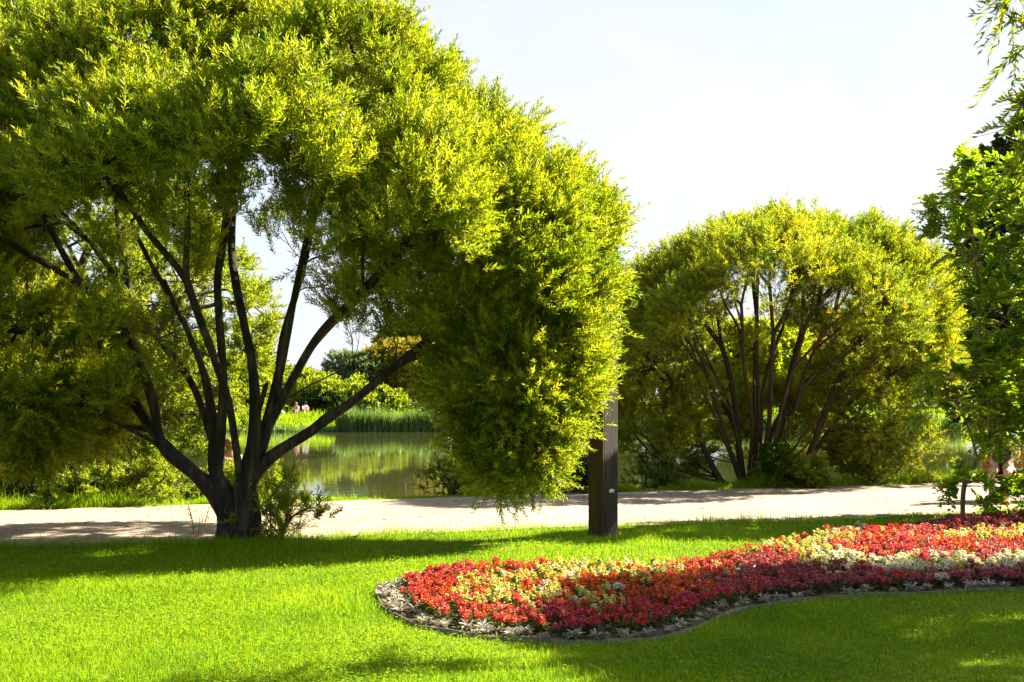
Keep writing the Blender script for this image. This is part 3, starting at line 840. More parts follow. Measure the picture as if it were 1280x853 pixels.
def far_tree(name, px, base_y, w_px, h_px, d, leafm, label, dens=5, ll=0.32, lw=0.16, group=None, trunk_frac=0.2, cat='tree', n_lobe=7):
    x = (px - CX) / F * d
    base = np.array([x, d, float(height(np.array(x), np.array(d)))])
    w = w_px / F * d; h = h_px / F * d
    lobes = []
    r0 = w * 0.30
    for i in range(n_lobe):
        a = i / n_lobe * 6.28 + rng.uniform(0, .6)
        rr = r0 * rng.uniform(0.75, 1.1)
        zf = rng.uniform(trunk_frac + 0.15, 0.9)
        lobes.append((base + np.array([math.cos(a) * w * 0.24, math.sin(a) * w * 0.2, max(rr * .8, min(h * zf, h - rr))]), (rr, rr, min(rr, h * 0.4)), -0.8))
    lobes.append((base + np.array([0, 0, h - r0 * 0.8]), (r0, r0, r0 * 0.8), -0.6))
    cr = 0.22 * w ** 0.6
    cl = clumps_from_lobes(lobes, (cr * 1.9) ** 2, (cr, cr * 1.5), None, inset=cr * 0.5)
    stems = [[base, base + np.array([0, 0, h * .3]), base + np.array([rng.uniform(-.22, .22) * w, rng.uniform(-.2, .2) * w, h * .75])] for _ in range(3)]
    return tree(name, base, stems, cl, label, cat, leafm, 'bark', rtip=0.012, tips_area=dens, shoots=3, shoot_len=(0.35 * cr / .5, 0.7 * cr / .5), nleaf=8, ll=ll, lw=lw, shape='lance', group=group,
                part_names=('trunk', 'branches', 'crown') if cat == 'tree' else ('stem', 'branches', 'foliage'), step=0.8, trunk_r=0.16 if cat == 'tree' else None)[0]


# ------------------------------------------------------------------ grass
def blades(xy, z, hmean, hvar, w, lean=0.45, three=True):
    n = len(xy)
    h = np.maximum(0.012, hmean * np.exp(rng.normal(size=n) * hvar))
    a = rng.uniform(0, 6.28, n)
    s = np.stack([np.cos(a), np.sin(a), 0 * a], 1)
    la = rng.uniform(0, 6.28, n); lm = np.abs(rng.normal(size=n)) * lean
    ln = np.stack([np.cos(la) * lm, np.sin(la) * lm, 0 * la], 1)
    b = np.concatenate([xy, z[:, None]], 1)
    H = h[:, None]; W = (w * rng.uniform(0.7, 1.3, n))[:, None]
    m = b + UP * H * 0.55 + ln * H * 0.35
    t = b + UP * H * (1.0 - 0.25 * np.minimum(lm, 1.2))[:, None] + ln * H
    V = np.stack([b - s * W * .5, b + s * W * .5, m - s * W * .42, m + s * W * .42, t], 1).reshape(-1, 3)
    i = np.arange(n)[:, None] * 5
    T = np.concatenate([i + np.array([c]) for c in ([0, 1, 3], [0, 3, 2], [2, 3, 4])], 1).reshape(-1, 3)
    return V, T


BED_PX = [(470, 745), (484, 768), (525, 786), (590, 797), (690, 803), (780, 802), (850, 792), (905, 767), (965, 753), (1040, 746), (1120, 742), (1280, 739), (1420, 738),
          (1420, 648), (1280, 647), (1190, 652), (1150, 658), (1128, 664), (1050, 670), (985, 686), (920, 699), (850, 712), (700, 714), (600, 716), (525, 724), (484, 736)]
_bp = np.array([G(x, y)[:2] for x, y in BED_PX])


def smooth_closed(p, n=6):
    out = []
    m = len(p)
    for i in range(m):
        p0, p1, p2, p3 = p[i - 1], p[i], p[(i + 1) % m], p[(i + 2) % m]
        for k in range(n):
            t = k / n
            out.append(0.5 * (2 * p1 + (-p0 + p2) * t + (2 * p0 - 5 * p1 + 4 * p2 - p3) * t * t + (-p0 + 3 * p1 - 3 * p2 + p3) * t**3))
    return np.array(out)


BED = smooth_closed(_bp)


def inside(xy, poly):
    x, y = xy[:, 0], xy[:, 1]
    r = np.zeros(len(xy), bool)
    j = len(poly) - 1
    for i in range(len(poly)):
        xi, yi = poly[i]; xj, yj = poly[j]
        if yi != yj:
            r ^= ((yi > y) != (yj > y)) & (x < (xj - xi) * (y - yi) / (yj - yi) + xi)
        j = i
    return r


def dist_poly(xy, poly):
    best = np.full(len(xy), 1e9)
    m = len(poly)
    for i in range(m):
        a, b = poly[i], poly[(i + 1) % m]
        ab = b - a
        t = np.clip(((xy - a) @ ab) / max(ab @ ab, 1e-9), 0, 1)
        best = np.minimum(best, np.linalg.norm(xy - (a + t[:, None] * ab), axis=1))
    return best


def build_grass():
    # lawn: mown turf, thinner and wider blades further off
    pts, hs, ws = [], [], []
    for d0 in np.arange(4.6, 17.0, 0.4):
        dm = d0 + 0.2
        half = 0.457 * dm + 1.2
        dens = 6600 * min(1.0, (6.8 / dm) ** 1.35)
        n = int(dens * 0.4 * half * 2)
        x = rng.uniform(-half, half, n); y = rng.uniform(d0, d0 + 0.4, n)
        e = near_edge(x)
        k = y < e + rng.normal(size=n) * 0.07 + 0.02 + 0.10 * np.sin(x * 3.1) * np.sin(x * 7.7)
        x, y = x[k], y[k]
        pts.append(np.stack([x, y], 1))
        big = 1 + 0.35 * np.sin(x * 1.3 + y * 0.7) * np.sin(y * 1.9 - x * .6)
        tall = 1 + 1.1 * np.exp(-((y - near_edge(x)) / 0.22) ** 2)
        r = np.hypot(x - G(300, 675)[0], (y - 12.8))
        tall += 1.6 * np.exp(-(r / 0.75) ** 2)
        hs.append(0.034 * big * tall); ws.append(np.full(len(x), 0.0036 * max(1, (dm / 6.8) ** 0.7)))
    xy = np.concatenate(pts); hh = np.concatenate(hs); ww = np.concatenate(ws)
    k = ~inside(xy, BED); xy, hh, ww = xy[k], hh[k], ww[k]
    z = height(xy[:, 0], xy[:, 1])
    V, T = blades(xy, z - 0.004, hh, 0.36, ww, 0.75)
    rn = np.clip(0.5 + rng.normal(size=len(xy)) * 0.22 + 0.10 * np.sin(xy[:, 0] * 2.1) * np.sin(xy[:, 1] * 1.7), 0, 1)
    # clover and other small broad leaves among the blades
    n = 85000
    d = 4.8 + (rng.uniform(0, 1, n) ** 1.5) * 8
    x = rng.uniform(-1, 1, n) * (0.457 * d + 1.0)
    p = np.stack([x, d], 1)
    patch = np.sin(x * 2.3 + 1) * np.sin(d * 1.7) + 0.5 * np.sin(x * 5.1) * np.sin(d * 4.3)
    p = p[(patch + rng.normal(size=n) * .5 > 0.0) & ~inside(p, BED) & (d < near_edge(x) - 0.1)]
    n = len(p)
    a = rng.uniform(0, 6.28, n)
    ld = np.stack([np.cos(a), np.sin(a), rng.uniform(-.1, .6, n)], 1)
    pz = height(p[:, 0], p[:, 1]) + rng.uniform(0.02, 0.055, n)
    V2, T2, per = leaves_mesh(np.concatenate([p, pz[:, None]], 1), ld, UP + rng.normal(size=(n, 3)) * .3, rng.uniform(.013, .030, n), rng.uniform(.009, .018, n), 'oval', 0.1, 0.2)
    rn2 = np.repeat(np.clip(0.42 + rng.normal(size=n) * .22, 0, 1), per)
    me = mesh_from('lawn_grass', np.concatenate([V, V2]), tris=np.concatenate([T, T2 + len(V)]), mats=[M['grass']], rnd=np.concatenate([np.repeat(rn, 3), rn2]))
    tag(link('lawn_grass', me), 'bright green mown grass with clover covering the lawn', 'grass', kind='stuff')
    # rough grass along the pond side of the path
    x = rng.uniform(-11, 12, 52000)
    y = far_edge(x) + 0.03 + np.abs(rng.normal(size=len(x))) * 0.45 + 0.05 * np.sin(x * 5)
    k = (y < far_edge(x) + bank_w(x) + .1)
    x, y = x[k], y[k]
    hm = 0.11 + 0.05 * np.sin(x * 1.7) + 0.05 * np.sin(x * 4.1 + 1)
    low = np.where((x > -3.4) & (x < 1.7), 0.22, 1.0) * np.where((x < -3.2) & (x > -4.0), .6, 1)
    V, T = blades(np.stack([x, y], 1), height(x, y) - .01, np.maximum(.03, hm * low), 0.4, np.full(len(x), 0.009), 0.5)
    # a tuft of sedge on the path edge by the water
    n = 240
    x = P(400, 620, 18.2)[0] + rng.normal(size=n) * 0.28; y = 18.3 + 0.3 * rng.uniform(0, 1, n)
    V2, T2 = blades(np.stack([x, y], 1), height(x, y) - .02, np.full(n, 0.15), 0.4, np.full(n, 0.010), 0.35)
    me = mesh_from('bank_grass', np.concatenate([V, V2]), tris=np.concatenate([T, T2 + len(V)]), mats=[M['grass']], rnd=np.clip(0.55 + rng.normal(size=(len(T) + len(T2))) * .2, 0, 1))
    tag(link('bank_grass', me), 'uncut yellow-green grass fringe between the path and the pond', 'grass', kind='stuff')
    # far bank meadow
    n = 60000
    x = rng.uniform(-34, 34, n); y = far_shore(x) + 0.2 + rng.uniform(0, 1, n) ** 1.3 * 14
    V, T = blades(np.stack([x, y], 1), height(x, y) - .02, np.full(n, 0.28), 0.4, np.full(n, 0.06), 0.5)
    me = mesh_from('meadow_grass', V, tris=T, mats=[M['grass']], rnd=np.repeat(np.clip(0.62 + rng.normal(size=n) * .2, 0, 1), 3))
    tag(link('meadow_grass', me), 'sunlit yellow-green grass on the far bank of the pond', 'grass', kind='stuff')
    # reeds at the far waterline
    n = 16000
    x = np.concatenate([rng.uniform(-11.5, -1.0, n), rng.uniform(-1, 30, n // 2), rng.uniform(-19, -11.5, n // 6)])
    y = far_shore(x) - 0.5 + rng.uniform(0, 1, len(x)) * 1.6
    hm = np.where(x < -11.5, 0.45, 1.25) * (1 + 0.18 * np.sin(x * 1.9) * np.sin(x * .7))
    V, T = blades(np.stack([x, y], 1), np.full(len(x), -0.62), hm, 0.2, np.full(len(x), 0.05), 0.22)
    me = mesh_from('reeds', V, tris=T, mats=[M['reed']], rnd=np.repeat(np.clip(0.5 + rng.normal(size=len(x)) * .25, 0, 1), 3))
    tag(link('reeds', me), 'dark blue-green reeds lining the far waterline', 'reeds', kind='stuff')


# ------------------------------------------------------------------ flower bed
ZONES = [(520, 752, 'red'), (545, 740, 'red'), (545, 770, 'red'), (510, 742, 'red'), (610, 724, 'red'), (655, 722, 'red'), (575, 728, 'pink'), (580, 776, 'red'),
         (592, 748, 'cream'), (640, 740, 'cream'), (625, 762, 'cream'), (575, 756, 'cream'), (700, 726, 'cream'), (760, 724, 'cream'), (830, 722, 'cream'), (680, 750, 'cream'),
         (700, 742, 'orange'), (745, 742, 'orange'), (800, 736, 'orange'), (850, 732, 'orange'), (740, 762, 'cream'), (830, 750, 'orange'), (650, 748, 'orange'),
         (620, 782, 'red'), (660, 782, 'red'), (740, 782, 'red'), (690, 778, 'pink'), (780, 776, 'coral'), (720, 790, 'pink'), (810, 780, 'red'), (835, 774, 'pink'), (865, 772, 'pink'), (800, 766, 'red'),
         (900, 745, 'crimson'), (950, 736, 'crimson'), (885, 762, 'pink'), (1000, 730, 'crimson'), (1050, 735, 'crimson'), (940, 718, 'crimson'), (930, 752, 'pink'), (900, 726, 'coral'),
         (860, 720, 'coral'), (890, 712, 'coral'), (945, 706, 'coral'), (985, 712, 'crimson'), (975, 696, 'cream'), (1005, 690, 'cream'), (1035, 680, 'cream'), (1015, 703, 'cream'), (1045, 674, 'white'),
         (1070, 690, 'coral'), (1090, 680, 'red'), (1120, 676, 'coral'), (1150, 684, 'coral'), (1080, 700, 'coral'), (1120, 700, 'pink'), (1050, 712, 'white'), (1090, 717, 'white'), (1130, 720, 'white'), (1180, 720, 'white'), (1230, 717, 'white'),
         (1280, 714, 'white'), (1340, 714, 'white'), (1080, 732, 'crimson'), (1150, 735, 'crimson'), (1220, 733, 'crimson'), (1290, 733, 'crimson'), (1170, 704, 'crimson'), (1250, 702, 'crimson'), (1320, 702, 'crimson'),
         (1165, 692, 'red'), (1215, 692, 'red'), (1280, 692, 'red'), (1190, 680, 'cream'), (1240, 678, 'cream'), (1290, 676, 'cream'), (1180, 668, 'crimson'), (1240, 664, 'crimson'), (1300, 662, 'crimson'), (1160, 668, 'crimson')]
_zx = np.array([[z[0], z[1]] for z in ZONES], float); _zc = [z[2] for z in ZONES]
KINDS = ['red', 'orange', 'cream', 'pink', 'coral', 'crimson', 'white']


def flower_arrays(rs):
    """one bedding flower about 0.2 m tall: mound of leaves and upright clusters of bloom -> (leaf V, T, rnd), (bloom V, T, rnd)"""
    global rng
    keep, rng = rng, rs
    n = 34
    d = unit(rng.normal(size=(n, 3)) * np.array([1, 1, .5]) + UP * 0.5)
    p = d * np.array([.035, .035, .03]) + np.stack([0 * d[:, 0], 0 * d[:, 0], rng.uniform(0.0, .075, n)], 1)
    V, T, per = leaves_mesh(p, d, UP + rng.normal(size=(n, 3)) * .4, rng.uniform(.045, .075, n), rng.uniform(.02, .032, n), 'lance', 0.2, 0.3)
    lf = (V, T, np.repeat(rng.uniform(0, 1, n), per))
    Vs, Ts, Rs, off = [], [], [], 0
    for k in range(rng.integers(4, 8)):
        a = rng.uniform(0, 6.28); r = rng.uniform(.01, .058)
        h = rng.uniform(.085, .135); top = h + rng.uniform(.04, .065)
        m = 16
        zz = rng.uniform(h, top, m); ph = rng.uniform(0, 6.28, m)
        dd = np.stack([np.cos(ph), np.sin(ph), rng.uniform(-.1, .7, m) + 1.2 * (zz - h) / (top - h) - .3], 1)
        c = np.stack([np.full(m, math.cos(a) * r), np.full(m, math.sin(a) * r), zz], 1) + unit(dd) * .004
        v, t, per = leaves_mesh(c, dd, UP + rng.normal(size=(m, 3)) * .7, rng.uniform(.016, .027, m), rng.uniform(.014, .023, m), 'oval', 0.25, 0.2)
        Vs.append(v); Ts.append(t + off); off += len(v); Rs.append(np.repeat(np.clip(rng.normal(.5, .25, m), 0, 1), per))
    rng = keep
    return lf, (np.concatenate(Vs), np.concatenate(Ts), np.concatenate(Rs))


def silver_arrays(rs):
    global rng
    keep, rng = rng, rs
    n = 30
    a = rng.uniform(0, 6.28, n)
    d = unit(np.stack([np.cos(a), np.sin(a), rng.uniform(.1, 1.6, n)], 1))
    p = d * .01 + np.stack([0 * a, 0 * a, rng.uniform(0, .03, n)], 1)
    V, T, per = leaves_mesh(p, d, UP + rng.normal(size=(n, 3)) * .4, rng.uniform(.04, .085, n), rng.uniform(.012, .02, n), 'oval', 0.2, 0.35)
    rng = keep
    return V, T, np.repeat(rs.uniform(0, 1, n), per)


def build_bed():
    # soil, slightly raised
    ring = BED; m = len(ring); c = ring.mean(0)
    # fill the outline on a grid so that it can crown gently
    gx = np.arange(ring[:, 0].min() - .1, ring[:, 0].max() + .1, 0.12); gy = np.arange(ring[:, 1].min() - .1, ring[:, 1].max() + .1, 0.12)
    X, Y = np.meshgrid(gx, gy); xy = np.stack([X.ravel(), Y.ravel()], 1)
    ins = inside(xy, ring); ds = dist_poly(xy, ring)
    Z = height(xy[:, 0], xy[:, 1]) + np.where(ins, 0.012 + 0.04 * sstep(ds / .5) + rng.uniform(-.006, .006, len(xy)), 0.012 - 0.2 * np.minimum(ds, .3))
    idx = np.arange(len(xy)).reshape(X.shape)
    q = np.stack([idx[:-1, :-1], idx[:-1, 1:], idx[1:, 1:], idx[1:, :-1]], -1).reshape(-1, 4)
    keep = (ins | (ds < 0.1))[q].all(1)
    tag(link('flower_bed', mesh_from('flower_bed', np.concatenate([xy, Z[:, None]], 1), quads=q[keep], mats=[M['soil']], smooth=True)),
        'curved bed of bare brown soil under the flowers in the lawn', 'flower bed', kind='structure')
    # edging strip
    nrm = np.roll(ring, -1, 0) - np.roll(ring, 1, 0); nrm = unit(np.stack([nrm[:, 1], -nrm[:, 0]], 1))
    z = height(ring[:, 0], ring[:, 1])
    top = 0.03 + 0.008 * np.sin(np.arange(m) * 0.9)
    V = np.concatenate([np.c_[ring + nrm * .006, z - .05], np.c_[ring + nrm * .006, z + top], np.c_[ring - nrm * .006, z + top], np.c_[ring - nrm * .006, z - .05]])
    i = np.arange(m); j = (i + 1) % m
    Q = np.concatenate([np.stack([i + a * m, j + a * m, j + b * m, i + b * m], 1) for a, b in ((0, 1), (1, 2), (2, 3))])
    tag(link('bed_edging', mesh_from('bed_edging', V, quads=Q, mats=[M['edging']])), 'thin pale edging strip standing round the curved flower bed', 'edging')
    # planting positions
    rs = np.random.default_rng(21)
    step = 0.108
    P_ = []
    for r, y in enumerate(np.arange(ring[:, 1].min(), ring[:, 1].max(), step * .9)):
        x = np.arange(ring[:, 0].min(), ring[:, 0].max(), step) + (r % 2) * step / 2
        P_.append(np.stack([x, np.full(len(x), y)], 1))
    p = np.concatenate(P_) + rs.normal(size=(sum(map(len, P_)), 2)) * 0.022
    p = p[inside(p, ring)]
    ds = dist_poly(p, ring)
    px, py = CX + p[:, 0] / p[:, 1] * F, HY + CAMZ / p[:, 1] * F
    # the silver band follows the near side and the rounded end; at the back the flowers stand close to the edge
    front = (np.interp(px, [470, 560, 760, 1280], [760, 757, 757, 716]) < py) | (px < 545)
    back_right = (px > 1125) & (py < 662)
    silver_w = np.where(front, np.interp(px, [470, 520, 600, 900, 1280], [.24, .20, .16, .14, .09]), np.where(back_right, .25, .0))
    vis = px < 1335
    is_silver = (ds < silver_w) & (ds > .03) & vis
    is_flower = (ds >= np.maximum(silver_w, .07)) & vis
    protos = {}
    for kd in KINDS:
        for v in range(3):
            lf, bl = flower_arrays(np.random.default_rng(hash((KINDS.index(kd), v)) % 1000 + 5))
            lm = M['bronze_leaf'] if kd in ('crimson',) else M['plant_leaf']
            protos[kd, v] = (mesh_from('foliage', lf[0], tris=lf[1], mats=[lm], rnd=lf[2]), mesh_from('blooms', bl[0], tris=bl[1], mats=[M['b_' + kd]], rnd=bl[2]), lf, bl)
    fp = p[is_flower]; fx, fy = px[is_flower], py[is_flower]
    jx, jy = fx + rs.normal(size=len(fx)) * 13, fy + rs.normal(size=len(fx)) * 4.5
    near = np.argmin(((jx[:, None] - _zx[:, 0]) / 2.3) ** 2 + (jy[:, None] - _zx[:, 1]) ** 2, 1)
    col = [_zc[k] for k in near]
    swap = {'red': ['orange', 'coral', 'coral'], 'crimson': ['coral', 'pink', 'crimson'], 'orange': ['cream', 'red'], 'cream': ['orange', 'white'], 'coral': ['pink', 'cream', 'red'], 'pink': ['coral', 'red'], 'white': ['cream']}
    col = [swap[c][int(rs.integers(len(swap[c])))] if rs.random() < (.1 if c == 'white' else .22) else c for c in col]
    order = np.argsort(fp[:, 1] + 0.0 * fp[:, 0])      # nearest to the lens first
    fz = height(fp[:, 0], fp[:, 1]) + 0.045
    WORD = {'red': 'bright red', 'orange': 'orange', 'cream': 'pale yellow', 'pink': 'hot pink', 'coral': 'coral red', 'crimson': 'dark crimson, bronze-leaved', 'white': 'white'}
    stuff = {('leaf', k): [] for k in KINDS} | {('bloom', k): [] for k in KINDS}
    for rank, k in enumerate(order):
        kd = col[k]; v = int(rs.integers(3)); a = rs.uniform(0, 6.28); s = rs.uniform(0.64, 0.98)
        loc = (fp[k, 0], fp[k, 1], fz[k] - .02)
        if rank < 300:
            end = 'in the rounded end of the bed' if fx[k] < 600 else ('in the front rows, middle of the bed' if fx[k] < 860 else 'in the front rows where the bed curves away')
            e = empty('bedding_flower', loc, '%s bedding flower %s' % (WORD[kd], end), 'flower', '%s flowers in the front of the bed' % WORD[kd].split(',')[0])
            e.rotation_euler.z = a; e.scale = (s, s, s * rs.uniform(.62, .9))
            for nm, me in (('foliage', protos[kd, v][0]), ('blooms', protos[kd, v][1])):
                o = link(nm, me); o.parent = e
        else:
            ca, sa = math.cos(a), math.sin(a); R = np.array([[ca, -sa, 0], [sa, ca, 0], [0, 0, rs.uniform(.62, .9)]]) * s
            for nm, arr in (('leaf', protos[kd, v][2]), ('bloom', protos[kd, v][3])):
                stuff[nm, kd].append((arr[0] @ R.T + np.array(loc), arr[1], arr[2]))
    Vs, Ts, Rs, Ms, off = [], [], [], [], 0
    mats = [M['plant_leaf'], M['bronze_leaf']] + [M['b_' + k] for k in KINDS]
    for (nm, kd), lst in stuff.items():
        mi = (1 if kd == 'crimson' else 0) if nm == 'leaf' else 2 + KINDS.index(kd)
        for v, t, r in lst:
            Vs.append(v); Ts.append(t + off); off += len(v); Rs.append(r); Ms.append(np.full(len(t), mi))
    if Vs:
        me = mesh_from('bedding_flowers', np.concatenate(Vs), tris=np.concatenate(Ts), mats=mats, rnd=np.concatenate(Rs), mat_idx=np.concatenate(Ms))
        tag(link('bedding_flowers', me), 'mass of red, orange, yellow and white flowers filling the back and middle of the bed', 'flowers', kind='stuff')
    # silver plants
    sm = []
    for v in range(4):
        V, T, r = silver_arrays(np.random.default_rng(50 + v))
        sm.append((mesh_from('silver_plant', V, tris=T, mats=[M['silver_leaf']], rnd=r), V, T, r))
    sp = p[is_silver]; sx = px[is_silver]
    order = np.argsort(sp[:, 1]); Vs, Ts, Rs, off = [], [], [], 0
    for rank, k in enumerate(order):
        if rs.random() < 0.03: continue
        v = int(rs.integers(4)); a = rs.uniform(0, 6.28); s = rs.uniform(.5, .95)
        loc = np.array([sp[k, 0], sp[k, 1], float(height(sp[k, 0], sp[k, 1])) + .02])
        if rank < 300:
            o = link('silver_plant', sm[v][0]); o.location = Vector(loc); o.rotation_euler.z = a; o.scale = (s, s, s)
            where = 'round the rounded end of the flower bed' if sx[k] < 600 else 'along the front rim of the flower bed'
            if back_right[is_silver][k]: where = 'at the back corner of the flower bed near the path'
            tag(o, 'small silver-leaved edging plant ' + where, 'edging plant', 'silver plants ' + where)
        else:
            ca, sa = math.cos(a), math.sin(a); R = np.array([[ca, -sa, 0], [sa, ca, 0], [0, 0, 1]]) * s
            Vs.append(sm[v][1] @ R.T + loc); Ts.append(sm[v][2] + off); off += len(sm[v][1]); Rs.append(sm[v][3])
    if Vs:
        me = mesh_from('silver_plants', np.concatenate(Vs), tris=np.concatenate(Ts), mats=[M['silver_leaf']], rnd=np.concatenate(Rs))
        tag(link('silver_plants', me), 'remaining silver-leaved plants in the far rim of the flower bed', 'edging plants', kind='stuff')
    print('flowers', is_flower.sum(), 'silver', is_silver.sum())


# ------------------------------------------------------------------ built things
def box(cx, cy, cz, sx, sy, sz, bev=0.0, rot=0.0):
    """bevelled box: verts and faces via bmesh"""
    import bmesh
    bm = bmesh.new()
    bmesh.ops.create_cube(bm, size=1)
    bmesh.ops.scale(bm, verts=bm.verts, vec=(sx, sy, sz))
    if bev > 0:
        bmesh.ops.bevel(bm, geom=bm.edges[:] + bm.verts[:], offset=bev, segments=2, affect='EDGES', profile=0.6)
    import mathutils
    bmesh.ops.rotate(bm, verts=bm.verts, cent=(0, 0, 0), matrix=mathutils.Matrix.Rotation(rot, 3, 'Z'))
    bmesh.ops.translate(bm, verts=bm.verts, vec=(cx, cy, cz))
    return bm


def bm_part(name, bms, mat, parent, label=None, smooth=False):
    import bmesh
    me = bpy.data.meshes.new(name)
    acc = bmesh.new()
    for b in bms:
        tmp = bpy.data.meshes.new('x'); b.to_mesh(tmp); b.free(); acc.from_mesh(tmp); bpy.data.meshes.remove(tmp)
    acc.to_mesh(me); acc.free()
    if smooth:
        for f in me.polygons: f.use_smooth = True
    me.materials.append(mat)
    return part(name, me, parent, label)


def build_post():
    b = G(754, 671)
    t = empty('lamp_post', b, 'tall square dark timber post beside the big willow at the lawn edge', 'post')
    wood_l = rough_mat('brown_timber', [(0.3, (0.035, 0.022, 0.011)), (0.6, (0.06, 0.038, 0.019)), (0.8, (0.085, 0.06, 0.033))], scale=7, bump=0.4, bscale=24, stretch=(1, 1, .12))
    wood_d = rough_mat('black_timber', [(0.3, (0.016, 0.014, 0.011)), (0.6, (0.028, 0.024, 0.018)), (0.85, (0.075, 0.065, 0.045))], scale=7, bump=0.5, bscale=24, stretch=(1, 1, .12))
    rot = math.radians(43)
    # two timbers bolted side by side, a hairline apart
    u = np.array([math.cos(rot), math.sin(rot), 0]); v = np.array([-math.sin(rot), math.cos(rot), 0])
    h = 4.06
    c = b + UP * (h / 2 - .15)
    bm_part('dark_timber', [box(*(c + u * 0.01), 0.232, 0.236, h + .3, 0.008, rot)], wood_d, t)
    o = bm_part('brown_facing', [box(*(c - u * 0.119 + UP * .0), 0.022, 0.232, h + .28, 0.004, rot)], wood_l, t)
    # worn pale sticker on the dark face
    st = plain('worn_paper', (0.55, 0.52, 0.42), 0.8, .25, 60)
    import bmesh
    bm = bmesh.new()
    nrm = -v
    cc = b + u * 0.012 - v * 0.1205 + UP * (CAMZ - (613 - HY) / F * b[1])
    ring = []
    for k in range(14):
        a = k / 14 * 6.283
        rr = 1 + 0.22 * math.sin(k * 2.3)
        ring.append(bm.verts.new(cc + u * 0.045 * rr * math.cos(a) + UP * 0.022 * rr * math.sin(a)))
    f = bm.faces.new(ring)
    ex = bmesh.ops.extrude_face_region(bm, geom=[f])
    bmesh.ops.translate(bm, verts=[g for g in ex['geom'] if isinstance(g, bmesh.types.BMVert)], vec=Vector(nrm * 0.003))
    bm_part('sticker', [bm], st, t)
    cap = bm_part('cap', [box(*(b + UP * (4.06 + .018)), 0.262, 0.262, 0.03, 0.006, rot)], plain('dark_metal', (0.03, 0.03, 0.035), .5), t)


SKIN = plain('skin', (0.52, 0.30, 0.21), 0.55, .06, 30)
HAIR_D = plain('dark_hair', (0.03, 0.02, 0.014), 0.6, .3, 60)
HAIR_L = plain('light_hair', (0.30, 0.19, 0.09), 0.6, .3, 60)


